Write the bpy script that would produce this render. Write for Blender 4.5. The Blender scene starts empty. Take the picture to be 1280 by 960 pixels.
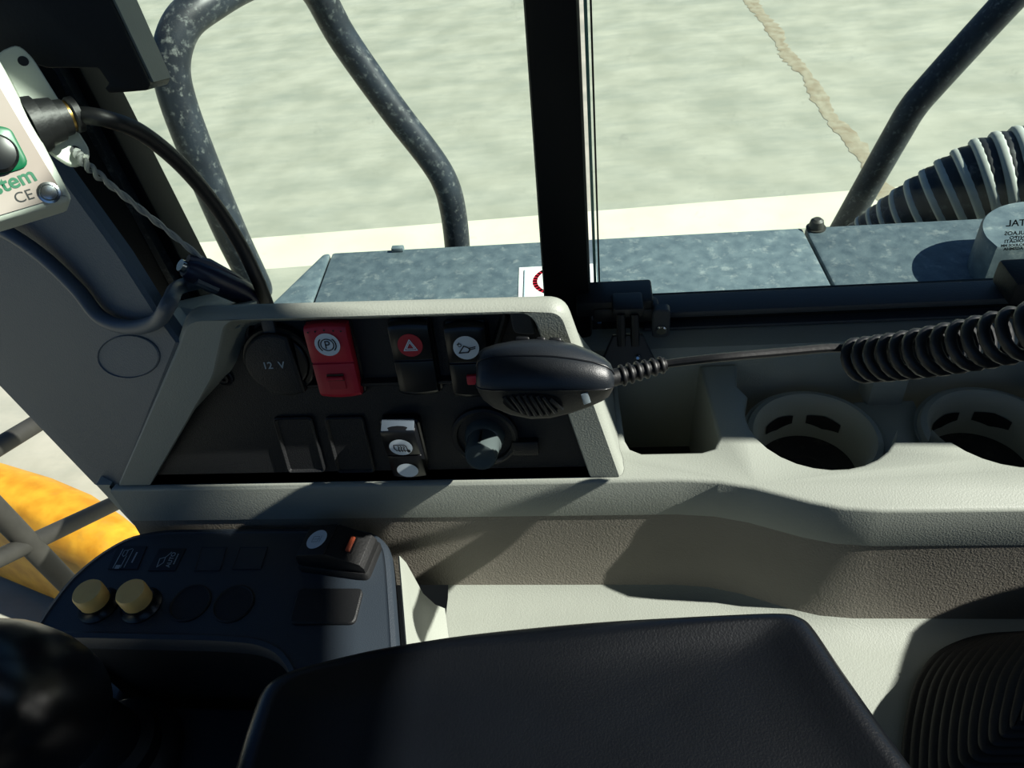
import bpy, bmesh, math, random
from mathutils import Vector, Matrix
random.seed(4)
scene = bpy.context.scene
COL = scene.collection
R = math.radians

# ------------------------------------------------------------------ camera, light, exposure
FPX = 950.0
YAW, PITCH, ROLL = R(9.0), R(42), R(7.9)
CAM = Vector((0, 0, 1.2))
FWD = Vector((-math.sin(YAW) * math.cos(PITCH), math.cos(YAW) * math.cos(PITCH), -math.sin(PITCH)))
R0 = Vector((math.cos(YAW), math.sin(YAW), 0))
U0 = R0.cross(FWD)
RGT = math.cos(ROLL) * R0 - math.sin(ROLL) * U0
UPV = math.sin(ROLL) * R0 + math.cos(ROLL) * U0
cd = bpy.data.cameras.new('camera')
cam = bpy.data.objects.new('camera', cd)
COL.objects.link(cam)
cd.sensor_width = 36.0
cd.lens = 36.0 * FPX / 1280.0
cd.clip_start = 0.01
cam.matrix_world = Matrix.Translation(CAM) @ Matrix((RGT, UPV, -FWD)).transposed().to_4x4()
scene.camera = cam

SUN_DIR = Vector((-1.2, 0.075, -1.0)).normalized()     # the way the light travels
sd = bpy.data.lights.new('sun', 'SUN')
sd.energy = 10.6
sd.angle = R(0.53)
sd.color = (1.0, 0.98, 0.90)
sun = bpy.data.objects.new('sun', sd)
COL.objects.link(sun)
sun.rotation_euler = SUN_DIR.to_track_quat('-Z', 'Y').to_euler()
sun.location = (2, 0, 5)

world = bpy.data.worlds.new('sky')
scene.world = world
world.use_nodes = True
wn = world.node_tree
sky = wn.nodes.new('ShaderNodeTexSky')
sky.sky_type = 'NISHITA'
sky.sun_disc = False
sky.sun_elevation = R(40)
sky.sun_rotation = R(90)
tint = wn.nodes.new('ShaderNodeMix')
tint.data_type = 'RGBA'
tint.blend_type = 'MULTIPLY'
tint.inputs[0].default_value = 1
tint.inputs[7].default_value = (.62, .9, 1.25, 1)
wn.links.new(sky.outputs[0], tint.inputs[6])
wn.links.new(tint.outputs[2], wn.nodes['Background'].inputs[0])
wn.nodes['Background'].inputs[1].default_value = 0.052
scene.view_settings.view_transform = 'Standard'
scene.view_settings.look = 'None'
scene.view_settings.gamma = 1
scene.view_settings.use_curve_mapping = False
scene.view_settings.exposure = 0.0


# ------------------------------------------------------------------ pixel -> point on a real plane
def ray(x, y):
    return FWD + (x - 640) / FPX * RGT - (y - 480) / FPX * UPV


def on(x, y, pt, n):
    d = ray(x, y)
    n = Vector(n)
    return CAM + d * ((Vector(pt) - CAM).dot(n) / d.dot(n))


def PZ(x, y, z): return on(x, y, (0, 0, z), (0, 0, 1))
def PY(x, y, v): return on(x, y, (0, v, 0), (0, 1, 0))
def PX(x, y, v): return on(x, y, (v, 0, 0), (1, 0, 0))
def PD(x, y, d): return CAM + ray(x, y).normalized() * d


# ------------------------------------------------------------------ materials
def lin(c):
    return tuple(((v / 255) / 12.92 if v / 255 <= .04045 else ((v / 255 + .055) / 1.055) ** 2.4) for v in c) + (1,)


MATS = {}


def mat(name, col, rough=.5, metal=0, var=.12, vscale=8, bump=0, bscale=300, spec=.5, col2=None, coat=0, detail=4):
    m = bpy.data.materials.new(name)
    m.use_nodes = True
    nt = m.node_tree
    b = nt.nodes['Principled BSDF']
    b.inputs['Roughness'].default_value = rough
    b.inputs['Metallic'].default_value = metal
    b.inputs['Specular IOR Level'].default_value = spec
    if coat:
        b.inputs['Coat Weight'].default_value = coat
    tc = nt.nodes.new('ShaderNodeTexCoord')
    nz = nt.nodes.new('ShaderNodeTexNoise')
    nz.inputs['Scale'].default_value = vscale
    nz.inputs['Detail'].default_value = detail
    nt.links.new(tc.outputs['Object'], nz.inputs['Vector'])
    rp = nt.nodes.new('ShaderNodeValToRGB')
    c1 = lin(col)
    c2 = lin(col2) if col2 else tuple(min(1, v * (1 + var)) for v in c1[:3]) + (1,)
    if not col2:
        c1 = tuple(v * (1 - var) for v in c1[:3]) + (1,)
    rp.color_ramp.elements[0].position = .35
    rp.color_ramp.elements[1].position = .65
    rp.color_ramp.elements[0].color = c1
    rp.color_ramp.elements[1].color = c2
    nt.links.new(nz.outputs[0], rp.inputs[0])
    nt.links.new(rp.outputs[0], b.inputs['Base Color'])
    if bump:
        n2 = nt.nodes.new('ShaderNodeTexNoise')
        n2.inputs['Scale'].default_value = bscale
        n2.inputs['Detail'].default_value = 2
        nt.links.new(tc.outputs['Object'], n2.inputs['Vector'])
        bp = nt.nodes.new('ShaderNodeBump')
        bp.inputs['Strength'].default_value = bump
        bp.inputs['Distance'].default_value = .001
        nt.links.new(n2.outputs[0], bp.inputs['Height'])
        nt.links.new(bp.outputs[0], b.inputs['Normal'])
    MATS[name] = m
    return m


mat('grey_plastic', (138, 143, 134), .55, var=.05, vscale=14, bump=.2, bscale=900)
mat('trim_plastic', (76, 87, 95), .55, var=.05, vscale=6, bump=.3, bscale=900)
mat('charcoal_plastic', (52, 58, 64), .5, var=.08, bump=.25, bscale=1200)
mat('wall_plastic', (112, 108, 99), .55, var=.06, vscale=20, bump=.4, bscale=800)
mat('black_panel', (13, 15, 17), .55, var=.15, bump=.35, bscale=1400)
mat('black_gloss', (14, 16, 19), .3, var=.1)
mat('black_matte', (11, 12, 13), .6, var=.15, bump=.2, bscale=600)
mat('latch_black', (22, 25, 28), .5, var=.1)
mat('console_top', (40, 48, 56), .48, var=.06, vscale=10, bump=.25, bscale=1500)
mat('leather_black', (7, 10, 15), .3, var=.1, vscale=20, bump=.14, bscale=900, spec=.6)
mat('mic_plastic', (26, 31, 36), .38, var=.08, bump=.15, bscale=2200)
mat('mic_front', (36, 35, 32), .6, var=.08, bump=.15, bscale=2200)
mat('rubber', (18, 19, 20), .5, var=.15, bump=.2)
mat('red_plastic', (188, 32, 52), .42, var=.06)
mat('orange_tab', (196, 92, 58), .45, var=.08)
mat('white_print', (214, 226, 232), .5, var=.03)
mat('grey_print', (150, 165, 172), .5, var=.03)
mat('black_print', (18, 22, 26), .5, var=.03)
mat('red_print', (176, 28, 44), .5, var=.03)
mat('amber_plastic', (255, 206, 122), .45, var=.07, vscale=60)
mat('clear_knob', (78, 88, 88), .15, var=.2, spec=.7)
mat('chrome', (196, 200, 200), .2, metal=1, var=.05)
mat('brass', (170, 140, 80), .35, metal=1, var=.1)
mat('device_white', (200, 206, 194), .45, var=.03, bump=.1)
mat('device_face', (138, 119, 111), .4, var=.05, vscale=10, col2=(168, 156, 150))
mat('green_plate', (8, 96, 62), .4, var=.05)
mat('green_print', (10, 96, 66), .5, var=.05)
mat('wire_grey', (150, 154, 150), .6, var=.1)
mat('cable_grey', (70, 80, 90), .5, var=.06)
mat('pen_navy', (22, 28, 52), .35, var=.1)
mat('pillar_black', (7, 9, 10), .65, var=.2, vscale=40, spec=.3)
mat('rail_steel', (27, 32, 39), .42, var=.1, vscale=30, col2=(40, 47, 55))
mat('cover_steel', (76, 90, 98), .5, var=.06, vscale=60, col2=(96, 110, 116), bump=.3, bscale=200, detail=8)
mat('hose_black', (30, 33, 36), .5, var=.2)
mat('hose_grey', (170, 175, 168), .6, var=.12, vscale=40)
mat('sticker_white', (226, 232, 226), .5, var=.04)
mat('yellow_steel', (172, 118, 14), .6, var=.2, vscale=9, col2=(206, 152, 36), bump=.3, bscale=60, detail=10)
mat('guard_steel', (44, 44, 40), .55, var=.15, vscale=30)
mat('ceiling_grey', (60, 62, 64), .8, var=.05)
mat('floor_black', (20, 21, 22), .7, var=.2)
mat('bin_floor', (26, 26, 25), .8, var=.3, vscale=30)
mat('kerb', (200, 198, 178), .8, var=.06, vscale=3, bump=.2, bscale=40)
mat('seat_cloth', (18, 19, 21), .8, var=.15)


def dusty(name, amount, col=(190, 196, 190), scale=55):
    """specks and smears of pale dust over a material"""
    m = MATS[name]
    nt = m.node_tree
    b = nt.nodes['Principled BSDF']
    tc = nt.nodes['Texture Coordinate']
    src = b.inputs['Base Color'].links[0].from_socket
    n1 = nt.nodes.new('ShaderNodeTexNoise')
    n1.inputs['Scale'].default_value = scale
    n1.inputs['Detail'].default_value = 9
    n1.inputs['Roughness'].default_value = .75
    nt.links.new(tc.outputs['Object'], n1.inputs['Vector'])
    mr = nt.nodes.new('ShaderNodeMapRange')
    mr.inputs[1].default_value = .54
    mr.inputs[2].default_value = .72
    mr.inputs[4].default_value = amount
    nt.links.new(n1.outputs[0], mr.inputs[0])
    mx = nt.nodes.new('ShaderNodeMix')
    mx.data_type = 'RGBA'
    nt.links.new(mr.outputs[0], mx.inputs[0])
    nt.links.new(src, mx.inputs[6])
    mx.inputs[7].default_value = lin(col)
    nt.links.new(mx.outputs[2], b.inputs['Base Color'])


dusty('rail_steel', .35, scale=110)
dusty('cover_steel', .35)
dusty('bin_floor', .3, (120, 116, 104))
dusty('hose_black', .25)
dusty('yellow_steel', .5, (150, 120, 50), 7)


def ground_mat():
    m = mat('yard_concrete', (144, 145, 131), .85, var=.08, vscale=2.2, col2=(166, 165, 151), bump=.4, bscale=30, detail=8)
    nt = m.node_tree
    b = nt.nodes['Principled BSDF']
    tc = nt.nodes['Texture Coordinate']
    src = b.inputs['Base Color'].links[0].from_socket
    mp = nt.nodes.new('ShaderNodeMapping')
    mp.inputs['Scale'].default_value = (.5, 1.6, 1)
    mp.inputs['Rotation'].default_value = (0, 0, .1)
    nt.links.new(tc.outputs['Object'], mp.inputs['Vector'])
    n = nt.nodes.new('ShaderNodeTexNoise')
    n.inputs['Scale'].default_value = 2.2
    n.inputs['Detail'].default_value = 12
    n.inputs['Roughness'].default_value = .72
    nt.links.new(mp.outputs[0], n.inputs['Vector'])
    mr = nt.nodes.new('ShaderNodeMapRange')
    mr.inputs[1].default_value = .44
    mr.inputs[2].default_value = .68
    mr.inputs[4].default_value = .5
    nt.links.new(n.outputs[0], mr.inputs[0])
    mx = nt.nodes.new('ShaderNodeMix')
    mx.data_type = 'RGBA'
    nt.links.new(mr.outputs[0], mx.inputs[0])
    nt.links.new(src, mx.inputs[6])
    mx.inputs[7].default_value = lin((122, 129, 121))
    nt.links.new(mx.outputs[2], b.inputs['Base Color'])


ground_mat()
mat('crack_fill', (132, 121, 100), .9, var=.2, vscale=9, col2=(152, 147, 128), bump=.5, bscale=60)


def glass_mat():
    m = bpy.data.materials.new('cab_glass')
    m.use_nodes = True
    nt = m.node_tree
    nt.nodes.remove(nt.nodes['Principled BSDF'])
    out = nt.nodes['Material Output']
    tr = nt.nodes.new('ShaderNodeBsdfTransparent')
    tr.inputs[0].default_value = (.93, .985, .955, 1)
    gl = nt.nodes.new('ShaderNodeBsdfGlossy')
    gl.inputs['Roughness'].default_value = .02
    fr = nt.nodes.new('ShaderNodeFresnel')
    fr.inputs[0].default_value = 1.2
    m1 = nt.nodes.new('ShaderNodeMixShader')
    nt.links.new(fr.outputs[0], m1.inputs[0])
    nt.links.new(tr.outputs[0], m1.inputs[1])
    nt.links.new(gl.outputs[0], m1.inputs[2])
    df = nt.nodes.new('ShaderNodeBsdfDiffuse')
    df.inputs[0].default_value = (.7, .72, .66, 1)
    tc = nt.nodes.new('ShaderNodeTexCoord')
    n = nt.nodes.new('ShaderNodeTexNoise')
    n.inputs['Scale'].default_value = 60
    n.inputs['Detail'].default_value = 10
    n.inputs['Roughness'].default_value = .8
    nt.links.new(tc.outputs['Object'], n.inputs['Vector'])
    mr = nt.nodes.new('ShaderNodeMapRange')
    mr.inputs[1].default_value = .6
    mr.inputs[2].default_value = .78
    mr.inputs[3].default_value = .008
    mr.inputs[4].default_value = .25
    nt.links.new(n.outputs[0], mr.inputs[0])
    m2 = nt.nodes.new('ShaderNodeMixShader')
    nt.links.new(mr.outputs[0], m2.inputs[0])
    nt.links.new(m1.outputs[0], m2.inputs[1])
    nt.links.new(df.outputs[0], m2.inputs[2])
    nt.links.new(m2.outputs[0], out.inputs[0])
    MATS['cab_glass'] = m


glass_mat()


# ------------------------------------------------------------------ mesh helpers
def area2(p):
    return sum(p[i][0] * p[(i + 1) % len(p)][1] - p[(i + 1) % len(p)][0] * p[i][1] for i in range(len(p))) / 2


def offset(poly, d):
    """shrink a counter-clockwise outline by d"""
    n = len(poly)
    res = []
    for i in range(n):
        a, b, c = Vector(poly[i - 1]), Vector(poly[i]), Vector(poly[(i + 1) % n])
        e1, e2 = (b - a), (c - b)
        if e1.length < 1e-9 or e2.length < 1e-9:
            res.append(tuple(b)); continue
        e1.normalize(); e2.normalize()
        n1, n2 = Vector((-e1.y, e1.x)), Vector((-e2.y, e2.x))
        m = n1 + n2
        k = max(.35, 1 + n1.dot(n2))
        res.append(tuple(b + m * (d / k)))
    return res


def rnd(pts, rad, seg=5):
    """round the corners of a 2-D outline; rad is one number or one per corner"""
    if area2(pts) < 0:
        pts = pts[::-1]
        if not isinstance(rad, (int, float)):
            rad = rad[::-1]
    out = []
    n = len(pts)
    for i in range(n):
        r = rad if isinstance(rad, (int, float)) else rad[i]
        a, b, c = Vector(pts[i - 1]), Vector(pts[i]), Vector(pts[(i + 1) % n])
        u, v = (a - b), (c - b)
        r_ = min(r, u.length * .45, v.length * .45)
        p, q = b + u.normalized() * r_, b + v.normalized() * r_
        if r_ < 1e-6:
            out.append(tuple(b)); continue
        for k in range(seg + 1):
            t = k / seg
            out.append(tuple(p * (1 - t) ** 2 + b * 2 * t * (1 - t) + q * t * t))
    return out


def smooth_path(pts, n=8):
    """Catmull-Rom through 3-D points"""
    P = [Vector(p) for p in pts]
    P = [P[0] * 2 - P[1]] + P + [P[-1] * 2 - P[-2]]
    out = []
    for i in range(1, len(P) - 2):
        a, b, c, d = P[i - 1:i + 3]
        for k in range(n):
            t = k / n
            out.append(.5 * ((2 * b) + (c - a) * t + (2 * a - 5 * b + 4 * c - d) * t * t + (3 * b - a - 3 * c + d) * t ** 3))
    out.append(P[-2])
    return out


class MB:
    def __init__(self, M=None):
        self.v, self.f = [], []
        self.M = M or Matrix()

    def add(self, pts):
        i = len(self.v)
        self.v += [self.M @ Vector(p) for p in pts]
        return i

    def box(self, c, s):
        x, y, z = [k / 2 for k in s]
        i = self.add([(c[0] + a * x, c[1] + b * y, c[2] + d * z) for a in (-1, 1) for b in (-1, 1) for d in (-1, 1)])
        for q in ((0, 1, 3, 2), (4, 6, 7, 5), (0, 4, 5, 1), (2, 3, 7, 6), (0, 2, 6, 4), (1, 5, 7, 3)):
            self.f.append([i + k for k in q])
        return self

    def prism(self, pts, vec):
        n = len(pts)
        vec = Vector(vec)
        i = self.add([Vector(p) for p in pts])
        j = self.add([Vector(p) + vec for p in pts])
        self.f.append([i + k for k in range(n)][::-1])
        self.f.append([j + k for k in range(n)])
        for k in range(n):
            self.f.append([i + k, i + (k + 1) % n, j + (k + 1) % n, j + k])
        return self

    def loops(self, rows, cap0=True, cap1=True, closed=True):
        idx = [self.add(r) for r in rows]
        n = len(rows[0])
        for a, b in zip(idx, idx[1:]):
            for k in range(n if closed else n - 1):
                self.f.append([a + k, a + (k + 1) % n, b + (k + 1) % n, b + k])
        if cap0: self.f.append([idx[0] + k for k in range(n)][::-1])
        if cap1: self.f.append([idx[-1] + k for k in range(n)])
        return self

    def slab(self, poly, prof, cap0=True, cap1=True):
        """outline swept through (inset, height) pairs"""
        if area2(poly) < 0: poly = poly[::-1]
        rows = [[(x, y, e[1]) for x, y in offset(poly, e[0])] for e in prof if len(e) == 2]
        base = offset(poly, [e for e in prof if len(e) == 2][-1][0])
        cx, cy = [(min(p[i] for p in base) + max(p[i] for p in base)) / 2 for i in (0, 1)]
        for e in prof:
            if len(e) == 3:      # scaled towards the centre
                rows.append([(cx + (x - cx) * e[0], cy + (y - cy) * e[0], e[2]) for x, y in base])
        if len(prof[-1]) == 3 and cap1:
            self.loops(rows, cap0, False)
            n = len(base)
            i = len(self.v) - n
            c = self.add([(cx, cy, prof[-1][2])])
            self.f += [[i + k, i + (k + 1) % n, c] for k in range(n)]
            return self
        return self.loops(rows, cap0, cap1)

    def lathe(self, prof, seg=28, c=(0, 0), cap0=True, cap1=True):
        return self.loops([[(c[0] + r * math.cos(2 * math.pi * k / seg), c[1] + r * math.sin(2 * math.pi * k / seg), h) for k in range(seg)] for r, h in prof], cap0, cap1)

    def tube(self, path, r, seg=12, cap=True):
        P = [Vector(p) for p in path]
        rows = []
        up = None
        for i, p in enumerate(P):
            t = (P[min(i + 1, len(P) - 1)] - P[max(i - 1, 0)]).normalized()
            if up is None:
                up = t.orthogonal().normalized()
            up = (up - t * up.dot(t)).normalized()
            s = t.cross(up)
            rr = r[i] if isinstance(r, (list, tuple)) else r
            rows.append([p + (up * math.cos(a) + s * math.sin(a)) * rr for a in (2 * math.pi * k / seg for k in range(seg))])
        return self.loops(rows, cap, cap)

    def ribbon(self, pts, w, z=0, closed=False):
        P = [Vector(p) for p in pts]
        n = len(P)
        for i in range(n if closed else n - 1):
            a, b = P[i], P[(i + 1) % n]
            d = (b - a).normalized()
            s = Vector((-d.y, d.x)) * w / 2
            a2, b2 = a - d * w * .3, b + d * w * .3
            k = self.add([(*(a2 - s), z), (*(b2 - s), z), (*(b2 + s), z), (*(a2 + s), z)])
            self.f.append([k, k + 1, k + 2, k + 3])
        return self

    def ell(self, c, rx, ry, z=0, seg=28, a0=0, a1=360, w=None):
        if w:
            full = abs(a1 - a0) >= 360
            return self.ribbon([(c[0] + rx * math.cos(R(a0 + (a1 - a0) * k / seg)), c[1] + ry * math.sin(R(a0 + (a1 - a0) * k / seg))) for k in range(seg + (0 if full else 1))], w, z, full)
        k = self.add([(c[0] + rx * math.cos(2 * math.pi * q / seg), c[1] + ry * math.sin(2 * math.pi * q / seg), z) for q in range(seg)])
        self.f.append([k + q for q in range(seg)])
        return self

    def build(self, name, m, parent=None, bevel=0, bseg=2, smooth=35, origin=None):
        bm = bmesh.new()
        vs = [bm.verts.new(p) for p in self.v]
        for f in self.f:
            try:
                bm.faces.new([vs[k] for k in f])
            except ValueError:
                pass
        bmesh.ops.remove_doubles(bm, verts=bm.verts, dist=1e-6)
        bmesh.ops.recalc_face_normals(bm, faces=bm.faces)
        if bevel:
            bm.normal_update()
            es = [e for e in bm.edges if len(e.link_faces) == 2 and e.calc_face_angle(0) > R(28)]
            bmesh.ops.bevel(bm, geom=es, offset=bevel, segments=bseg, affect='EDGES', profile=.5, clamp_overlap=True)
        if parent is not None:
            org = world_loc(parent)
        elif origin is not None:
            org = Vector(origin)
        else:
            xs = [v.co for v in bm.verts]
            org = Vector((sum(v.x for v in xs) / len(xs), sum(v.y for v in xs) / len(xs), min(v.z for v in xs)))
        for v in bm.verts:
            v.co -= org
        me = bpy.data.meshes.new(name)
        bm.to_mesh(me)
        bm.free()
        me.shade_smooth()
        me.set_sharp_from_angle(angle=R(smooth))
        me.materials.append(MATS[m])
        o = bpy.data.objects.new(name, me)
        COL.objects.link(o)
        if parent is not None:
            o.parent = parent
        else:
            o.location = org
        return o


def world_loc(o):
    v = Vector(o.location)
    while o.parent is not None:
        o = o.parent
        v = v + Vector(o.location)
    return v


def tag(o, label=None, cat=None, group=None, kind=None):
    if label: o['label'] = label
    if cat: o['category'] = cat
    if group: o['group'] = group
    if kind: o['kind'] = kind
    return o


def thing(name, loc, label, cat, group=None, kind=None):
    o = bpy.data.objects.new(name, None)
    o.empty_display_size = .03
    o.location = loc
    COL.objects.link(o)
    return tag(o, label, cat, group, kind)


def text(name, s, size, m, parent, M, mirror=False, shear=0, bold=0):
    c = bpy.data.curves.new('t', 'FONT')
    c.body = s
    c.size = size
    c.align_x = 'CENTER'
    c.align_y = 'CENTER'
    c.shear = shear
    c.offset = bold
    o = bpy.data.objects.new('t', c)
    COL.objects.link(o)
    dg = bpy.context.evaluated_depsgraph_get()
    me = bpy.data.meshes.new_from_object(o.evaluated_get(dg))
    bpy.data.objects.remove(o)
    bpy.data.curves.remove(c)
    me.name = name
    org = world_loc(parent)
    for v in me.vertices:
        p = v.co.copy()
        if mirror: p.x = -p.x
        v.co = (M @ p) - org
    me.materials.clear()
    me.materials.append(MATS[m])
    t = bpy.data.objects.new(name, me)
    COL.objects.link(t)
    t.parent = parent
    return t


def frame(o, ex, ey):
    """matrix with origin o, local x along ex, local y in the ex/ey plane, z outwards"""
    ex = Vector(ex).normalized()
    ez = ex.cross(Vector(ey)).normalized()
    ey = ez.cross(ex)
    return Matrix.Translation(o) @ Matrix((ex, ey, ez)).transposed().to_4x4()


# ------------------------------------------------------------------ the setting: yard
GZ = -1.6
# the pale strip follows two ground lines; the yard lies on both sides of it
def gline(p, q, x): return Vector((x, p.y + (q.y - p.y) * (x - p.x) / (q.x - p.x), GZ - .2))
a0, a1 = PZ(330, 345, GZ), PZ(1040, 276, GZ)
b0, b1 = PZ(400, 291, GZ), PZ(1040, 240, GZ)
aL, aR, bL, bR = gline(a0, a1, -20), gline(a0, a1, 20), gline(b0, b1, -20), gline(b0, b1, 20)
aL, aR = bL + Vector((0, -.44, 0)), bR + Vector((0, -.44, 0))
g = thing('ground', (0, 5, GZ), 'pale dusty concrete yard outside the cab', 'ground', kind='structure')
MB().prism([(-20, -15, GZ - .2), (20, -15, GZ - .2), aR, aL], (0, 0, .2)).build('yard_slab', 'yard_concrete', g)
MB().prism([bL, bR, (20, 40, GZ - .2), (-20, 40, GZ - .2)], (0, 0, .2)).build('yard_slab', 'yard_concrete', g)
k = MB().prism([aL, aR, bR, bL], (0, 0, .2)).build('kerb', 'kerb')
tag(k, 'white bleached concrete strip along the yard', 'kerb', kind='structure')
# rough repaired crack across the yard
c0, c1 = PZ(925, -20, GZ), PZ(1088, 212, GZ)
m = MB()
N = 170
L, Rr = [], []
dr = (c1 - c0)
sdv = Vector((-dr.y, dr.x, 0)).normalized()
for i in range(N + 1):
    p = c0 - dr * .6 + dr * 1.8 * i / N
    w = .062 + .012 * math.sin(i * .37) + random.uniform(-.016, .016)
    j = .02 * math.sin(i * .23) + random.uniform(-.010, .010)
    L.append(p + sdv * (w + j)); Rr.append(p - sdv * (w - j))
rows = []
for l, r_ in zip(L, Rr):
    mid = (l + r_) / 2
    rows.append([l + Vector((0, 0, .002)), (l * .65 + r_ * .35) + Vector((0, 0, .006)), mid + Vector((0, 0, .003)), (l * .3 + r_ * .7) + Vector((0, 0, .007)), r_ + Vector((0, 0, .002))])
m.loops(rows, False, False, False)
ck = m.build('crack_repair', 'crack_fill')
tag(ck, 'rough sandy repaired crack running across the yard', 'crack', kind='structure')

# ------------------------------------------------------------------ cab shell
WY = .455            # glass plane
XL, XR = -.62, 1.0
fl = MB().prism([(XL, -1.0, -.04), (XR, -1.0, -.04), (XR, .45, -.04), (XL, .45, -.04)], (0, 0, .04)).build('floor', 'floor_black')
tag(fl, 'black cab floor', 'floor', kind='structure')
ZL = .84             # ledge height
EL = R(0)           # the switch panel leans back this much
BN = Vector((0, -math.cos(EL), math.sin(EL)))
BPT = Vector((0, .307, ZL))


def PB(x, y, d=0):
    """pixel on the switch panel's plane, d in front of it"""
    return on(x, y, BPT + BN * d, BN)


# windows and posts -------------------------------------------------
Zs = PY(735, 370, WY).z - .004          # top of the lower window frame
Ztop = 2.0
xpL, xpR = PY(675, 368, WY).x, PY(733, 300, WY).x
xfl = PY(250, 372, .45).x
post = MB()
pa, pb = PY(649, 0, .43), PY(675, 366, .43)
tx = pa.x + (pa.x - pb.x) * (Ztop - pa.z) / (pa.z - pb.z)
xr = PY(731, 200, .43).x
post.prism([(tx, .43, Ztop), (xr, .43, Ztop), (xr, .43, Zs - .10), (pb.x, .43, Zs - .10)], (0, .045, 0))
post.build('trim_1', 'pillar_black', bevel=.004)
tag(bpy.data.objects['trim_1'], 'black window post between the two side panes', 'window post', kind='structure')
w2 = thing('window_2', (xr + .2, WY, Zs), 'sliding side window pane with a bright cut edge beside the black post', 'window', kind='structure')
MB().box(((xr + .004 + .75) / 2, WY, (Zs + Ztop) / 2 - .01), (.75 - xr - .004, .005, Ztop - Zs + .02)).build('pane', 'cab_glass', w2)
mat('glass_edge', (150, 205, 180), .25, var=.1, vscale=50)
MB().box((xr + .0035, WY, (Zs + Ztop) / 2), (.002, .006, Ztop - Zs)).build('pane_edge', 'glass_edge', w2)
MB().box((xr + .0065, WY - .004, (Zs + Ztop) / 2), (.0012, .003, Ztop - Zs)).build('seal', 'black_matte', w2)
w1 = thing('window_1', (-.18, WY, Zs), 'fixed front side window pane left of the black post', 'window', kind='structure')
MB().box(((xfl - .03 + xr - .01) / 2, WY, (Zs + Ztop) / 2 - .02), (xr - .01 - xfl + .03, .005, Ztop - Zs + .06)).build('pane', 'cab_glass', w1)
# front pillar: black frame with a lighter fin, at the corner of the cab
pl_ = thing('trim_2', (xfl, .44, .7), 'black front pillar frame behind the grey pillar cover', 'pillar', kind='structure')


def pillar(name, lo, hi, y, dy, mt):
    A, B = PY(lo[0], lo[1], y), PY(lo[2], lo[3], y)
    Cc, D = PY(hi[0], hi[1], y), PY(hi[2], hi[3], y)
    def up(p, q, z): return p + (q - p) * ((z - p.z) / (q.z - p.z))
    q = [up(A, Cc, .74), up(B, D, .74), up(B, D, Ztop), up(A, Cc, Ztop)]
    return MB().prism(q, (0, dy, 0)).build(name, mt, pl_, bevel=.003)


pillar('inner_frame', (150, 372, 222, 372), (30, 150, 103, 150), .42, .03, 'black_matte')
pillar('seal', (223, 372, 226, 372), (104, 150, 106, 150), .42, .03, 'rail_steel')
pillar('outer_frame', (226, 372, 252, 372), (106, 150, 134, 150), .43, .03, 'pillar_black')

# lower window frame right of the post: a channel of rails
wf = thing('trim_3', (.3, .44, .8), 'black grooved sliding-window rail above the cup holders', 'window rail', kind='structure')
x0, x1 = PY(752, 400, .43).x, .78
zA, zB = PY(900, 363, .464).z, PY(1000, 425, .42).z
hh = zA - zB
MB().box(((x0 + x1) / 2, .452, (zA + zB) / 2), (x1 - x0, .024, hh)).build('channel', 'pillar_black', wf)
for yy, (qx, qy), th in ((.430, (1000, 384), .005), (.432, (1000, 403), .003), (.424, (1000, 420), .006)):
    MB().box(((x0 + .03 + x1) / 2, yy + .011, PY(qx, qy, yy).z - th / 2), (x1 - x0 - .03, .022, th)).build('rail', 'charcoal_plastic', wf, bevel=.0012)  # rails paler than the black channel, standing in for highlight lines
cpt = PY(1268, 358, .43)
MB().box((cpt.x + .02, .435, cpt.z), (.05, .03, .018)).build('end_block', 'black_matte', wf, bevel=.003)
# screw tab and hinge latch
sc = PY(826, 410, .414)
MB(frame(sc, (1, 0, 0), (0, 0, 1))).slab(rnd([(-.006, -.008), (.006, -.008), (.006, .016), (-.006, .016)], .004), [(0, -.006), (0, .0005), (.001, .0015)]).build('screw_tab', 'charcoal_plastic', wf)
mm = MB(frame(sc, (1, 0, 0), (0, 0, 1)))
mm.lathe([(.0038, .001), (.0038, .003), (.003, .0038)], 14)
scr = mm.build('screw', 'chrome', wf)
la = thing('window_latch', PY(785, 445, .415), 'black hinged latch under the post beside the microphone lead', 'latch')
q = PY(768, 380, .425)
MB().box((q.x, .432, q.z), (.052, .026, .012)).build('top_plate', 'latch_black', la, bevel=.002)
q = PY(785, 388, .412)
MB().box((q.x, .418, q.z), (.021, .02, .008)).build('hinge_cap', 'latch_black', la, bevel=.002)
for px_ in (757, 808):
    q = PY(px_, 395, .415)
    MB().box((q.x, .425, q.z - .002), (.018, .016, .012)).build('hinge_knuckle', 'latch_black', la, bevel=.003)
for px_ in (776, 793):
    A, B = PY(px_, 393, .408), PY(px_ + 1, 432, .400)
    MB().tube([A, B], .003, 8).build('hinge_arm', 'latch_black', la)
A = PY(785, 440, .398)
MB(frame(A, (1, 0, 0), (0, .5, .86))).slab([(-.021, -.012), (.021, -.012), (.010, .012), (-.010, .012)], [(0, -.004), (0, 0), (.001, .001)]).build('foot_plate', 'latch_black', la)
q = PY(797, 447, .394)
MB(frame(q, (1, 0, 0), (0, .5, .86))).lathe([(.002, -.003), (.002, .001), (.001, .002)], 12).build('rivet', 'chrome', la)

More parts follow.
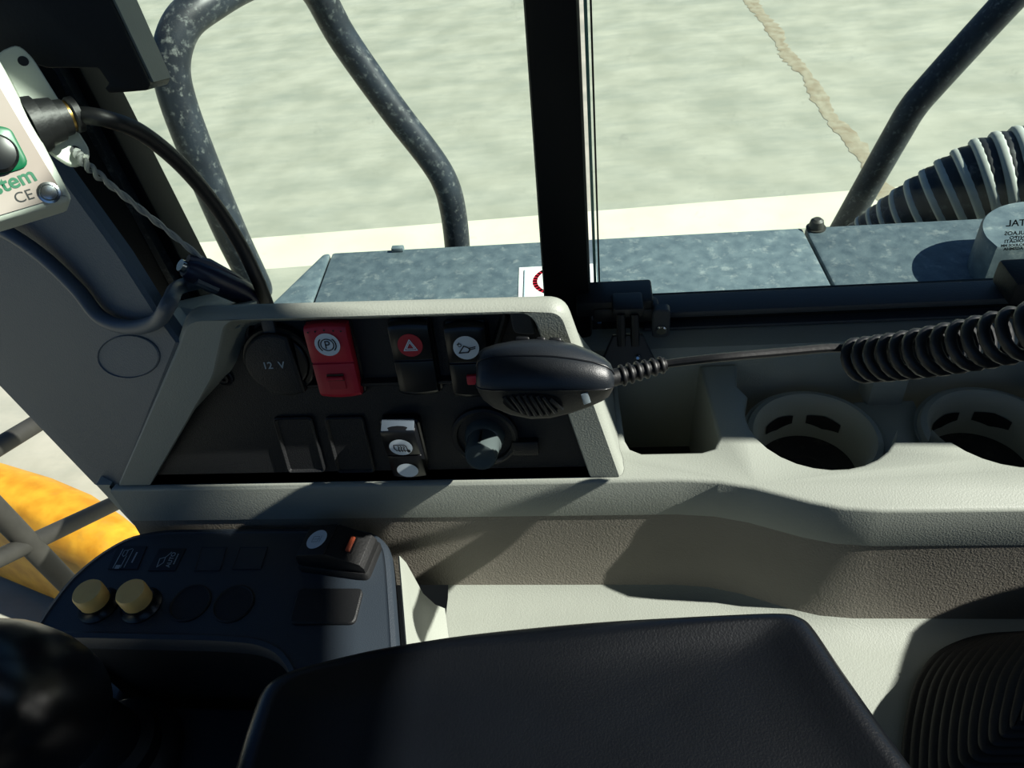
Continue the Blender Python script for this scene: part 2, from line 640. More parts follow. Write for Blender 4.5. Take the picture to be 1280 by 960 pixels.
# ------------------------------------------------------------------ side console: ledge, wall, shelf, bin, cup holders
sc_ = thing('side_console', (.05, .30, .70), 'long light grey moulded side console with storage bin and two cup holders', 'console')
f = lambda x, y: PZ(x, y, ZL)
YF = .5 * (f(480, 606).y + f(860, 600).y)        # front edge, left stretch
YR = f(1150, 638).y                              # front edge, right stretch
xa, xb = f(925, 606).x, f(1048, 640).x
xe = .43
plan = [(-.325, YF), (xa - .035, YF), (xa - .012, YF - .002), (xa + .008, YF - .007)]
plan += [(xb - .014, YR + .007), (xb + .004, YR + .002), (xb + .025, YR), (xe, YR)]
YB = .408
# ledge outline with open-backed bin and scalloped cup basin
bx0, bx1 = f(782, 565).x, f(902, 565).x
bY = f(840, 565).y
CR = .0455
c1 = Vector((f(1012, 560).x + .012, f(1010, 586).y + CR))
c2 = Vector((c1.x + .110, c1.y - .001))
top = list(plan) + [(xe, YB)]


def arc(c, a0, a1, n=14, r=CR):
    return [(c.x + r * math.cos(R(a0 + (a1 - a0) * k / n)), c.y + r * math.sin(R(a0 + (a1 - a0) * k / n))) for k in range(n + 1)]


top += [(c2.x + CR * .97, YB)] + arc(c2, 20, -148)
top += [(x, y) for x, y in arc(c1, -32, -205)]
dv = f(935, 470).x
top += [(c1.x - CR - .001, c1.y + .03), (c1.x - CR + .002, YB)]
top += [(bx1 - .004, YB), (bx1, bY + .012), (bx1 - .004, bY + .003), (bx1 - .012, bY), (bx0 + .010, bY), (bx0 + .003, bY + .004), (bx0, bY + .012), (bx0 - .004, YB)]
top += [(-.30, YB)]
MB().slab(top, [(.003, ZL - .0355), (0, ZL - .0335), (0, ZL - .0025), (.0008, ZL - .0008), (.0025, ZL)]).build('ledge', 'grey_plastic', sc_, smooth=50)
# front faces and the lit shelf: one profile carried along the plan
ZSH = .735
prof2 = [(-.001, ZL - .032), (-.0006, ZL - .036), (.0005, ZL - .05), (.006, ZSH + .016), (.009, ZSH + .006), (.016, ZSH + .001), (.03, ZSH)]


def carry(prof, close_y=None, x_min=-1):
    rows = []
    plan_ = [(max(x, x_min), y) for x, y in plan]
    for d, z in prof:
        rows.append([(x, y - d, z) for x, y in plan_])
    if close_y is not None:
        rows.append([(x, close_y, ZSH) for x, y in plan_])
    return rows


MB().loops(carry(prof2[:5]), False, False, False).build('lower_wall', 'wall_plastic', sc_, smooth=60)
MB().loops(carry(prof2[4:], -.02, PZ(497, 800, .79).x + .014), False, False, False).build('shelf', 'grey_plastic', sc_, smooth=60)
# storage bin
m = MB()
zb = ZL - .085
ring = [(bx0 - .004, YB), (bx0, bY + .012), (bx0 + .003, bY + .004), (bx0 + .010, bY), (bx1 - .012, bY), (bx1 - .004, bY + .003), (bx1, bY + .012), (bx1 - .004, YB)]
m.loops([[(x, y, ZL - .004) for x, y in ring], [(x + (.003 if x < .06 else -.003), y + .001, zb) for x, y in ring]], False, False, False)
m.build('bin_wall', 'grey_plastic', sc_)
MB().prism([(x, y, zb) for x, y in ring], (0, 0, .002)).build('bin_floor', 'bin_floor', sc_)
# back wall under the window rail, bulged around the cups
m = MB()
rows = []
for z, dy in ((ZL - .09, 0), (ZL - .02, 0), (ZL + .004, .002), (ZL + .010, .008), (ZL + .012, .03)):
    row = []
    for i in range(61):
        x = bx0 - .03 + (xe - bx0 + .03) * i / 60
        y = YB
        for c in (c1, c2):
            if abs(x - c.x) < CR + .004 and z < ZL + .01:
                y = max(y, c.y + math.sqrt(max(0, (CR + .004) ** 2 - (x - c.x) ** 2)) + .004)
        row.append((x, y + dy, z))
    rows.append(row)
m.loops(rows, False, False, False).build('back_wall', 'grey_plastic', sc_)
# basin floor with the two cup holders
zc = ZL - .022
MB().prism([(c1.x - CR - .004, bY - .02, zc - .004), (xe, bY - .02, zc - .004), (xe, YB + .01, zc - .004), (c1.x - CR - .004, YB + .01, zc - .004)], (0, 0, .0005))
for c in (c1, c2):
    T = Matrix.Translation((c.x, c.y, 0))
    cup = MB(T)
    cup.lathe([(CR + .001, ZL - .003), (CR, zc), (CR - .002, zc - .001), (CR - .0035, zc + .003), (CR - .007, zc + .004), (CR - .0095, zc + .001), (CR - .011, zc - .008), (CR - .013, zc - .034)], 48, cap0=False, cap1=False)
    cup.f = [q for q in cup.f if True]
    # keep only the ring below the scallop's open back: drop the first band where it would stand above the basin
    n = 48
    keep = []
    for bi, q in enumerate(cup.f):
        if bi < n:
            ang = 360 * (bi + .5) / n
            if ang < 195 or ang > 345:
                continue
        keep.append(q)
    cup.f = keep
    cp = cup.build('cup_holder', 'grey_plastic', sc_, smooth=50)
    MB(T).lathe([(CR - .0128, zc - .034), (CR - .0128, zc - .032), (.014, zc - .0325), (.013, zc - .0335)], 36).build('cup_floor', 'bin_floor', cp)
    for a in (62, 118):
        sl = MB(T @ Matrix.Rotation(R(a), 4, 'Z'))
        r1 = CR - .0122
        pts = [(r1 * math.cos(R(t)), r1 * math.sin(R(t)), 0) for t in range(-20, 21, 5)]
        lo = [(x * .985, y * .985, zc - .022 - .003 * abs(k - 4) / 4 * -1) for k, (x, y, z) in enumerate(pts)]
        hi = [(x, y, zc - .010 - .002 * abs(k - 4) / 4) for k, (x, y, z) in enumerate(pts)]
        sl.loops([lo, hi], False, False, False)
        s_ = sl.build('slot', 'black_matte', cp)
# little post between the cups
q = MB()
q.box(((c1.x + c2.x) / 2, YB - .006, ZL - .016), (.024, .024, .03)).build('divider', 'grey_plastic', sc_, bevel=.003)
# filler between scallops at basin level
mid = (c1.x + c2.x) / 2
MB().box((mid, c1.y + .012, zc - .006), (.040, .05, .004)).build('basin_floor', 'grey_plastic', sc_, bevel=.001)

# ------------------------------------------------------------------ switch panel in the dash
dash = thing('switch_panel', PB(470, 606), 'black switch panel framed by a grey dash bezel with rocker switches', 'switch panel')
BM = Matrix.Translation(BPT) @ Matrix((Vector((1, 0, 0)), Vector((0, math.sin(EL), math.cos(EL))), BN)).transposed().to_4x4()
BI = BM.inverted()


def b2(x, y, d=0):
    p = BI @ PB(x, y, d)
    return (p.x, p.y)


outer = rnd([b2(150, 618), b2(780, 609), b2(704, 386), b2(232, 398), b2(222, 428)], [.004, .004, .009, .010, .004], 6)
inner = rnd([b2(190, 613), b2(738, 604), b2(664, 391), b2(283, 402), b2(268, 470)], [.003, .003, .010, .008, .006], 6)
m = MB(BM)
rows = []
rows.append([(x, y - .085, -.092) for x, y in offset(outer, .004)])
rows.append([(x, y - .016, -.023) for x, y in offset(outer, .001)])
rows.append([(x, y - .004, -.0145) for x, y in offset(outer, -.0008)])
rows.append([(x, y, -.010) for x, y in offset(outer, -.0008)])
rows.append([(x, y, -.007) for x, y in offset(outer, -.0012)])
rows.append([(x, y, -.003) for x, y in offset(outer, -.0005)])
rows.append([(x, y, -.001) for x, y in offset(outer, .001)])
rows.append([(x, y, 0) for x, y in offset(outer, .002)])
rows.append([(x, y, 0) for x, y in offset(inner, -.0012)])
rows.append([(x, y, -.0008) for x, y in offset(inner, -.0004)])
rows.append([(x, y, -.0025) for x, y in inner])
ymx = max(y for x, y in inner)
rows.append([(x, y - .026 * max(0, y) / ymx, -.032) for x, y in inner])
rows = [[(x, max(y, .0008), z) for x, y, z in r] for r in rows]
m.loops(rows, False, False).build('bezel', 'grey_plastic', dash, smooth=40)
# the switch plate leans back inside the bezel; local depth -.016 is its surface
EP = R(12)
PNRM = Vector((0, -math.cos(EP), math.sin(EP)))
PORG = Vector((0, .3105, ZL)) + PNRM * .016
BM = Matrix.Translation(PORG) @ Matrix((Vector((1, 0, 0)), Vector((0, math.sin(EP), math.cos(EP))), PNRM)).transposed().to_4x4()
BI = BM.inverted()


def b2(x, y, d=0):
    p = BI @ on(x, y, PORG + PNRM * d, PNRM)
    return (p.x, p.y)


inner = rnd([b2(186, 616, -.016), b2(744, 606, -.016), b2(668, 395, -.016), b2(279, 405, -.016), b2(264, 470, -.016)], .003, 3)
inner = [(x, max(y, .0065)) for x, y in inner]
MB(BM).slab(offset(inner, -.001), [(0, -.022), (0, -.016)]).build('panel_plate', 'black_panel', dash)
# raised upper switch carrier
up_ = rnd([b2(322, 497), b2(604, 489), b2(632, 399), b2(300, 408), b2(298, 440)], .006, 4)
cr = MB(BM)
cr.slab(up_, [(-.003, -.017), (-.001, -.011), (0, -.010), (.0015, -.010), (.003, -.014)], cap0=False)
cr.build('switch_carrier', 'black_panel', dash, smooth=30)
# grey insert at the right-hand end of the opening
gi = [b2(634, 399), b2(661, 398), b2(669, 430), b2(640, 428)]
MB(BM).slab(rnd(gi, .003, 3), [(0, -.017), (0, -.011), (.001, -.010)]).build('side_insert', 'charcoal_plastic', dash)
# screw
m = MB(BM @ Matrix.Translation((*b2(267, 489), -.016)))
m.lathe([(.0055, 0), (.0055, .001), (.0045, .0015), (.0035, .0005), (.003, .0022), (.0015, .0022), (.001, .001)], 18).build('screw', 'black_panel', dash)


def rocker(cx, cy, w, h, proud, mt, base=-.0145, tilt=0):
    """rocker switch seated on the panel at a pixel; returns part and a function giving the face frame"""
    px, py = b2(cx, cy, base)
    M = BM @ Matrix.Translation((px, py, base)) @ Matrix.Rotation(R(tilt), 4, 'X')
    hs = MB(M)
    hs.slab(rnd([(-w / 2 - .0015, -h / 2 - .0015), (w / 2 + .0015, -h / 2 - .0015), (w / 2 + .0015, h / 2 + .0015), (-w / 2 - .0015, h / 2 + .0015)], .003, 3), [(0, -.004), (0, .001), (.001, .002)])
    sw = hs.build('switch', 'black_gloss', dash)
    rk = MB(M)
    # rocker side profile in y/z with the split at the middle
    pr = [(-h / 2, .001), (-h / 2 + .0005, proud * .7), (-h / 2 + .003, proud * .92), (-.0006, proud * 1.0), (-.0004, proud - .001), (.0004, proud - .001), (.0006, proud), (h / 2 - .004, proud * 1.12), (h / 2 - .0012, proud * 1.02), (h / 2, proud * .8), (h / 2, .001)]
    n = 7
    rows = []
    for k in range(n):
        t = -1 + 2 * k / (n - 1)
        bul = (1 - t * t)
        rows.append([(t * (w / 2), y + math.copysign(.0012, y) * bul * (1 if abs(y) > h * .4 else 0), z + .0003 * bul) for y, z in pr])
    rk.loops(rows)
    rk.build('rocker', mt, sw, bevel=.0006, bseg=2)
    return sw, M


def face(M, y, proud, up=True):
    return M @ Matrix.Translation((0, y, proud))


# parking brake switch
sw, M = rocker(421, 445, .0245, .047, .0085, 'red_plastic')
tag(sw, 'red parking brake rocker switch with round white P symbol')
fm = face(M, .0125, .0099)
fm = fm @ Matrix.Rotation(R(3), 4, 'X')
MB(fm).ell((0, 0), .0073, .0073).build('icon_disc', 'white_print', sw)
ic = MB(fm)
ic.ell((0, 0), .0037, .0037, .0002, 24, w=.0006)
ic.ell((0, 0), .0050, .0050, .0002, 10, -45, 45, w=.0007).ell((0, 0), .0050, .0050, .0002, 10, 135, 225, w=.0007)
ic.ribbon([(-.0010, -.0022), (-.0010, .0022), (.0007, .0022), (.0013, .0016), (.0013, .0006), (.0007, 0), (-.0010, 0)], .0007, .0002)
ic.build('symbol', 'black_print', sw)
fm = face(M, -.0105, .0088)
MB(fm).box((0, -.0028, 0), (.0095, .0075, .0006)).build('lock_slot', 'red_print', sw)
MB(fm).box((0, .0014, .0003), (.0098, .0042, .0006)).build('lock_recess', 'black_gloss', sw)
MB(fm @ Matrix.Rotation(R(90), 4, 'Y')).tube([(-.001, .0012, -.0048), (-.001, .0012, .0048)], .0012, 10).build('lock_tab', 'red_plastic', sw)
for sx in (-.0095, -.0052, 0, .0052, .0095):
    MB(face(M, .0215 - abs(sx) * .1, .0100)).ell((sx, 0), .0006, .0006, seg=10).build('dot', 'black_print', sw)

# hazard switch
sw, M = rocker(520, 443, .0225, .046, .0075, 'black_gloss', tilt=0)
tag(sw, 'black hazard rocker switch with red disc and triangle')
fm = face(M, .0105, .0090)
MB(fm).ell((0, 0), .0071, .0071).build('icon_disc', 'red_print', sw)
ic = MB(fm)
for s_, w_ in ((1.0, .0006), (.62, .0005)):
    ic.ribbon([(-.0038 * s_, -.0026 * s_ - .0004), (.0038 * s_, -.0026 * s_ - .0004), (0, .0040 * s_ - .0004)], w_, .0003, True)
ic.build('symbol', 'white_print', sw)
MB(face(M, .0222, .0040) @ Matrix.Rotation(R(-60), 4, 'X')).box((0, 0, 0), (.0215, .005, .0012)).build('lit_top_edge', 'cable_grey', sw, bevel=.0004)  # grey strip paints the sunlit top edge of the black housing

# boom float switch
sw, M = rocker(588, 446, .0225, .046, .0075, 'black_gloss')
tag(sw, 'black rocker switch with white bucket symbol and red lock, half behind the microphone')
fm = face(M, .0105, .0090)
MB(fm).ell((0, 0), .0073, .0073).build('icon_disc', 'white_print', sw)
ic = MB(fm)
ic.ribbon([(-.0042, -.0030), (-.0012, .0012), (.0008, .0004), (.0022, -.0010), (.0008, -.0028)], .0007, .0003, True)
ic.ribbon([(.0016, -.0002), (.0052, .0006)], .0006, .0003).ribbon([(.0016, -.0012), (.0050, -.0004)], .0006, .0003)
ic.ribbon([(-.0036, .0034), (-.0048, .0022)], .0005, .0003).ell((-.0034, .0018), .0009, .0009, .0003, 10, w=.0004)
ic.build('symbol', 'black_print', sw)
MB(face(M, .0222, .0040) @ Matrix.Rotation(R(-60), 4, 'X')).box((0, 0, 0), (.0215, .005, .0012)).build('lit_top_edge', 'cable_grey', sw, bevel=.0004)  # same painted light along the housing's upper edge
MB(face(M, -.010, .0085)).box((.0015, 0, 0), (.007, .006, .003)).build('lock_tab', 'red_plastic', sw, bevel=.0008)

# heated window switch on the lower, steeper panel
sw, M = rocker(508, 557, .021, .043, .0085, 'black_gloss', base=-.015, tilt=10)
tag(sw, 'black rocker switch with heated mirror symbol and blank white oval')
fm = face(M, .0085, .0100)
MB(fm).ell((0, 0), .0071, .0066).build('icon_disc', 'white_print', sw)
ic = MB(fm)
ic.ribbon([(-.0040, .0022), (.0022, .0022), (.0034, .0010), (.0040, -.0024), (-.0030, -.0024), (-.0042, -.0004)], .0006, .0003, True)
for sx in (-.0016, 0, .0016):
    ic.ribbon([(sx, .0012), (sx + .0006, .0002), (sx, -.0010), (sx + .0006, -.0034)], .0006, .0003)
ic.ell((.0044, -.0030), .0011, .0013, .0003, 12)
ic.build('symbol', 'black_print', sw)
MB(face(M, -.0125, .0092)).ell((0, 0), .0067, .0060).build('indicator_disc', 'white_print', sw)
MB(face(M, .0225, .0052) @ Matrix.Rotation(R(-62), 4, 'X')).box((0, 0, 0), (.020, .0075, .0012)).build('lit_top_edge', 'cable_grey', sw, bevel=.0004)  # taller grey strip, painted as the lit top face of the switch

# blanking covers
for cx in (375, 438):
    px, py = b2(cx, 556, -.015)
    mm = MB(BM @ Matrix.Translation((px, py, -.016)))
    mm.slab(rnd([(-.0125, -.021), (.0125, -.021), (.0125, .021), (-.0125, .021)], .003, 4), [(0, 0), (0, .0020), (.0008, .0026), (.0016, .0020), (.0022, .0010)])
    mm.build('blank_cover', 'black_panel', dash)

# 12 V socket
px, py = b2(347, 453, -.006)
SM = BM @ Matrix.Translation((px, py, -.012))
so = MB(SM).lathe([(.0215, -.002), (.0215, .004), (.0205, .005), (.0185, .005), (.0175, .001)], 36).build('socket', 'black_gloss', dash)
tag(so, 'round 12 V power socket under a black flap')
cap = [(.0185 * math.cos(R(a)), .0185 * math.sin(R(a))) for a in range(60, 300, 10)] + [(.0095, -.020), (.0105, -.021)]
cap = [(.0190 * math.cos(R(a)), .0190 * math.sin(R(a))) for a in range(58, 241, 8)] + [(-.0075, -.0205), (.004, -.0215), (.0125, -.0195), (.0112, 0)]
MB(SM).slab(cap, [(0, .003), (0, .0075), (.0008, .0083), (.002, .0086)]).build('flap', 'black_panel', so)
MB(SM).slab([(x * .92, y * .92) for x, y in [(.0190 * math.cos(R(a)), .0190 * math.sin(R(a))) for a in range(-50, 51, 8)]], [(0, .003), (0, .0058), (.0008, .0064)]).build('flap_end', 'black_gloss', so)
MB(SM).box((.000, .0235, .004), (.0075, .012, .004)).build('hinge', 'charcoal_plastic', so, bevel=.001)
text('marking', '12  V', .0062, 'grey_print', so, SM @ Matrix.Translation((-.0015, -.0005, .0089)), bold=.0001)

# rotary knob
px, py = b2(606, 546, -.014)
KM = BM @ Matrix.Translation((px, py, -.016))
kb = MB(KM).lathe([(.0205, 0), (.0205, .003), (.019, .004), (.017, .0035), (.0165, .0015)], 40).build('rotary_dial', 'black_panel', dash)
tag(kb, 'dark glossy rotary knob on a round base')
MB(KM).lathe([(.0125, .001), (.0115, .006), (.0100, .008), (.0098, .021), (.0088, .0232), (.0070, .0235), (.0045, .0226)], 32).build('knob', 'clear_knob', kb)
MB(KM).box((0, .0085, .0155), (.0016, .0035, .012)).build('pointer', 'black_gloss', kb, bevel=.0004)
# stepped tray below the knob
pq = b2(655, 575)
MB(BM).box((pq[0], pq[1], -.014), (.016, .010, .006)).build('panel_step', 'black_panel', dash, bevel=.001)

# ------------------------------------------------------------------ grey pillar cover at the front corner
S1, S2 = PB(150, 613), PB(224, 428)
T0 = PX(0, 300, -.36)
PN = (S2 - S1).cross(T0 - S1).normalized()
if PN.y > 0: PN = -PN
def PT(x, y, d=0): return on(x, y, S1 + PN * d, PN)
tr = thing('pillar_cover', S1, 'blue-grey moulded cover at the foot of the front pillar with a round cap', 'trim cover')
out_px = [(150, 613), (224, 430), (194, 388), (150, 318), (62, 196), (0, 108), (-70, 8), (-150, -100), (-330, 150), (-150, 333), (0, 486), (120, 610), (142, 614)]
pts = [PT(*p) for p in out_px]
m = MB()
ctr = sum(pts, Vector()) / len(pts)
inn = [p + (ctr - p).normalized() * .003 for p in pts]
m.loops([[p - PN * .008 for p in pts], [p - PN * .002 for p in pts], [p for p in inn]])
m.build('cover', 'trim_plastic', tr, bevel=.0)
# the console's end below the cover
vx_, vy_ = (PT(199, 446) - PT(121, 446)) / 2, (PT(160, 419) - PT(160, 473)) / 2
o_ = PT(160, 446)
CM = Matrix(((vx_.x, vy_.x, PN.x, o_.x), (vx_.y, vy_.y, PN.y, o_.y), (vx_.z, vy_.z, PN.z, o_.z), (0, 0, 0, 1)))
MB(CM).lathe([(1, -.001), (1, .0005), (.97, .0010), (.94, .0003)], 40).build('round_cap', 'trim_plastic', tr)
# filler from the cover to the bezel: end piece of the dash
ep = [PT(143, 614), PT(150, 613), PB(150, 613, -.001), PB(186, 660, -.001)]
endp = MB()
e1 = [PY(120, 606, YF + .004), PY(152, 606, YF + .004), PY(300, 606, YF + .002), PY(300, 640, YF + .002), PY(168, 657, YF + .004)]
e1 = [Vector((min(p.x, -.3255), p.y, p.z)) for p in e1]
endp.prism(e1, (0, .012, 0)).build('end_cap', 'grey_plastic', dash, bevel=.001)
# upper back corner between cover and bezel
w = [PB(224, 430, -.004), PB(200, 392, -.03), PY(196, 384, .40), PY(252, 372, .42), PB(300, 384, -.02), PB(300, 410, -.01)]
MB().prism(w, (0, .02, -.01)).build('corner_fill', 'grey_plastic', dash, bevel=.001)

# ------------------------------------------------------------------ left control console
ZC = .803
def c2p(x, y, z=ZC):
    p = PZ(x, y, z); return (p.x, p.y)
cc = thing('control_console', PZ(270, 740, ZSH), 'dark blue-grey console with two amber push buttons and blank covers', 'control console')
ol = [c2p(*p) for p in [(33, 797), (52, 765), (84, 722), (122, 690), (160, 668), (205, 659), (300, 657), (440, 658), (470, 664), (486, 680), (490, 705), (497, 800), (502, 900), (372, 900), (362, 845), (345, 818), (318, 806), (270, 802)]]
ol = [(x, min(y, YF - .0032)) for x, y in ol]
ol = rnd(ol, .012, 3)
m = MB()
m.slab(ol, [(0, ZC - .012), (0, ZC - .004), (.0012, ZC - .001), (.004, ZC), (.0048, ZC - .0006), (.006, ZC - .0006)])
m.build('body', 'console_top', cc, smooth=40)
MB().slab(ol, [(.018, .60), (.016, ZSH - .03), (.012, ZSH + .02), (.004, ZC - .0125)]).build('skirt', 'black_matte', cc, smooth=40)
fr = [c2p(*p) for p in [(489, 690), (492, 730), (497, 800), (502, 900)]]
rws = [[(x + dx, y, z) for x, y in fr] for dx, z in ((.0035, ZC - .005), (.0045, ZC - .004), (.0075, ZC - .012), (.012, ZSH + .02), (.018, ZSH + .006), (.024, ZSH + .001))]
MB().loops(rws, False, False, False).build('side_fairing', 'grey_plastic', cc, smooth=60)


def CF(x, y, d=0, ang=None):
    p = PZ(x, y, ZC - .0006 + d)
    return Matrix.Translation(p)


for bx_, by_ in ((124, 757), (177, 757)):
    M = CF(bx_, by_)
    b = MB(M).lathe([(.0128, 0), (.0128, .001), (.0105, .0035), (.0100, .006)], 28).build('push_button', 'black_gloss', cc)
    MB(M).lathe([(.0092, .005), (.0092, .0085), (.0094, .0090), (.0094, .0150), (.0086, .0165), (.0078, .0165)], 28).build('cap', 'amber_plastic', b)
for bx_, by_ in ((238, 754), (292, 755)):
    MB(CF(bx_, by_)).lathe([(.0132, 0), (.0132, .0008), (.0122, .0012), (.0115, .0004)], 28).build('blank_plug', 'black_panel', cc)


def quad(pxs, d):
    return [PZ(x, y, ZC - .0006 + d) for x, y in pxs]


for nm, q in (('pictogram_plate', [(135, 712), (172, 712), (184, 683), (148, 683)]), ('pictogram_plate', [(185, 714), (219, 714), (233, 686), (200, 686)])):
    MB().prism(quad(q, 0), (0, 0, .0006)).build(nm, 'black_gloss', cc)
for q in ([(243, 714), (275, 714), (284, 684), (252, 684)], [(290, 712), (326, 712), (335, 684), (300, 684)]):
    M = MB()
    qq = [Vector(p) for p in quad(q, 0)]
    c = sum(qq, Vector()) / 4
    M.loops([[p for p in qq], [p + Vector((0, 0, .0009)) for p in qq], [p + (c - p) * .06 + Vector((0, 0, .0009)) for p in qq], [p + (c - p) * .08 + Vector((0, 0, .0004)) for p in qq]], False, True)
    M.build('label_recess', 'console_top', cc)
# pictograms: printed lines on the plates, standing sideways
PA = frame(PZ(159, 698, ZC + .0004), (PZ(176, 698, ZC) - PZ(142, 698, ZC)), (PZ(165, 684, ZC) - PZ(153, 712, ZC)))
pg = MB(PA)
pg.ribbon([(-.0065, -.0075), (-.0065, .0075)], .0006).ribbon([(.0010, -.0070), (.0010, .0072)], .0005).ribbon([(-.0015, -.0070), (-.0015, .002)], .0005)
pg.ribbon([(-.0045, -.0066), (-.0030, -.0066)], .0030).ribbon([(-.0048, .0028), (-.0048, .0064), (-.0022, .0064), (-.0022, .0030), (-.0034, .0015)], .0005, 0, True)
pg.ribbon([(-.0030, .0064), (.0000, .0078)], .0005)
for k in range(6): pg.ribbon([(.0048, -.003 + k * .0014), (.0048, -.0024 + k * .0014)], .0011)
pg.build('printed_symbol', 'grey_print', cc)
PA = frame(PZ(209, 700, ZC + .0004), (PZ(226, 700, ZC) - PZ(192, 700, ZC)), (PZ(215, 686, ZC) - PZ(203, 714, ZC)))
pg = MB(PA)
pg.ribbon([(-.0050, -.0055), (-.0056, .0010), (-.0020, .0022), (-.0018, -.0020)], .0006, 0, True).ribbon([(-.0020, .0022), (-.0004, .0046), (.0006, .0062)], .0006)
for k in range(6): pg.ribbon([(.0058, -.003 + k * .0014), (.0058, -.0024 + k * .0014)], .0009)
pg.build('printed_symbol', 'grey_print', cc)
text('printed_word', 'AUTO', .0042, 'grey_print', cc, PA @ Matrix.Translation((.0026, .0002, 0)) @ Matrix.Rotation(R(90), 4, 'Z'), bold=.0001)
# black rectangular blank and the standing rocker switch
q = rnd([c2p(*p) for p in [(362, 781), (444, 781), (455, 737), (374, 737)]], .004, 4)
MB().slab(q, [(0, ZC - .002), (0, ZC + .0012), (.0008, ZC + .002), (.002, ZC + .002)]).build('rectangular_blank', 'black_panel', cc)
sc0 = PZ(424, 697, ZC)
ex = PZ(468, 712, ZC) - PZ(380, 700, ZC)
SMt = frame(sc0, ex, Vector((0, 1, 0)))
swc = MB(SMt).slab(rnd([(-.0235, -.0135), (.0255, -.0135), (.0255, .0135), (-.0235, .0135)], .004, 4), [(0, -.001), (0, .003), (.001, .005)]).build('standing_switch', 'black_matte', cc)
tag(swc, 'black standing rocker switch with white icon and orange lock tab')
rk = MB(SMt)
pr = [(-.0222, .003), (-.0222, .011), (-.0205, .0145), (-.0008, .0200), (-.0004, .0190), (.0004, .0190), (.0008, .0200), (.0215, .0130), (.0238, .0090), (.0238, .003)]
rk.loops([[(x, t * .0115, z) for x, z in pr] for t in (-1, 1)]).build('rocker', 'black_matte', swc, bevel=.0008)
fm = SMt @ Matrix.Translation((-.0105, 0, .0176)) @ Matrix.Rotation(R(-15.5), 4, 'Y')
MB(fm).ell((0, 0), .0072, .0072).build('icon_disc', 'white_print', swc)
ic = MB(fm)
ic.ribbon([(-.003, -.002), (.0015, -.002), (.0015, .002), (-.003, .002)], .0004, .0002, True).ribbon([(-.0025, 0), (.003, 0)], .0004, .0002).ribbon([(.003, -.0025), (.003, .0025)], .0004, .0002)
ic.build('symbol', 'grey_print', swc)
fm = SMt @ Matrix.Translation((.0115, 0, .0163)) @ Matrix.Rotation(R(18), 4, 'Y')
MB(fm).box((0, 0, 0), (.0062, .0115, .0008)).build('lock_slot', 'black_gloss', swc)
MB(fm).box((.0005, 0, .001), (.0030, .0108, .0022)).build('lock_tab', 'orange_tab', swc, bevel=.0006)

# ------------------------------------------------------------------ joystick with boot on its plate
JZ = .70
js = thing('joystick', PZ(170, 940, JZ), 'black joystick with bulbous grip on a stepped rubber boot', 'joystick')
jx, jy = c2p(362, 845)[0] + .006, c2p(270, 802)[1] + .008
jl = c2p(33, 797)[0] + .008
q = rnd([(-.46, -.03), (jx, -.03), (jx, jy), (jl, jy), (jl, jy + .02), (-.46, jy + .02)], [.02, .02, .07, .002, .004, .02], 6)
MB().slab(q, [(.01, .56), (0, .60), (0, JZ - .004), (.002, JZ - .001), (.004, JZ)]).build('base_plate', 'console_top', js, smooth=50)
bc = PZ(158, 950, JZ)
MB(Matrix.Translation(bc)).lathe([(.040, .004), (.038, .012), (.030, .016), (.029, .026), (.022, .030), (.020, .05), (.014, .07)], 36).build('boot', 'rubber', js, smooth=50)
gtop = PD(-72, 868, .345)
ax = (gtop - (bc + Vector((.01, 0, .055)))).normalized()
MB().tube([bc + Vector((0, 0, .05)), gtop - ax * .10], .012, 14).build('stick', 'black_gloss', js)
gs = ax.cross(FWD).normalized()
gt = ax.cross(gs)
rows = []
for h, r1, r2 in ((-.125, .018, .018), (-.118, .029, .028), (-.100, .034, .033), (-.075, .036, .034), (-.050, .035, .033), (-.030, .032, .030), (-.014, .027, .025), (-.004, .018, .017), (0, .007, .007)):
    rows.append([gtop + ax * h + gs * (r1 * math.cos(a)) + gt * (r2 * math.sin(a)) for a in (2 * math.pi * k / 36 for k in range(36))])
MB().loops(rows).build('grip', 'black_gloss', js, smooth=70)

# ------------------------------------------------------------------ armrest
ZA = .848
ar = thing('armrest', PZ(700, 880, ZSH), 'black grained armrest pad with a rounded rim', 'armrest')
pxs = [(250, 1090), (283, 960), (306, 888), (322, 852), (350, 834), (400, 819), (470, 802), (560, 786), (650, 775), (740, 767), (830, 762), (920, 759), (985, 758), (1008, 763), (1024, 778), (1060, 830), (1110, 900), (1160, 968), (1240, 1080)]
q = [Vector((*c2p(*p, ZA), 0)) for p in pxs]
q = smooth_path(q, 5)
ca = Vector((*c2p(700, 960, ZA), 0))
rows = []
for d, z in ((.030, ZA - .038), (.012, ZA - .037), (.002, ZA - .030), (-.001, ZA - .022), (0, ZA - .012), (.0018, ZA - .006), (.005, ZA - .0018), (.009, ZA), (.014, ZA - .0004), (.022, ZA - .003), (.034, ZA - .0048), (.05, ZA - .0055)):
    rows.append([(p + (ca - p).normalized() * d).to_tuple()[:2] + (z,) for p in q])
m = MB().loops(rows, True, False)
i_ = len(m.v) - len(q)
m.add([(ca.x, ca.y, ZA - .0055)])
m.f += [[i_ + k, i_ + (k + 1) % len(q), len(m.v) - 1] for k in range(len(q))]
m.build('pad', 'leather_black', ar, smooth=80)
MB().box((PZ(700, 930, ZSH).x, .1, ZSH + .0365), (.10, .06, .07)).build('support', 'black_matte', ar, bevel=.005)

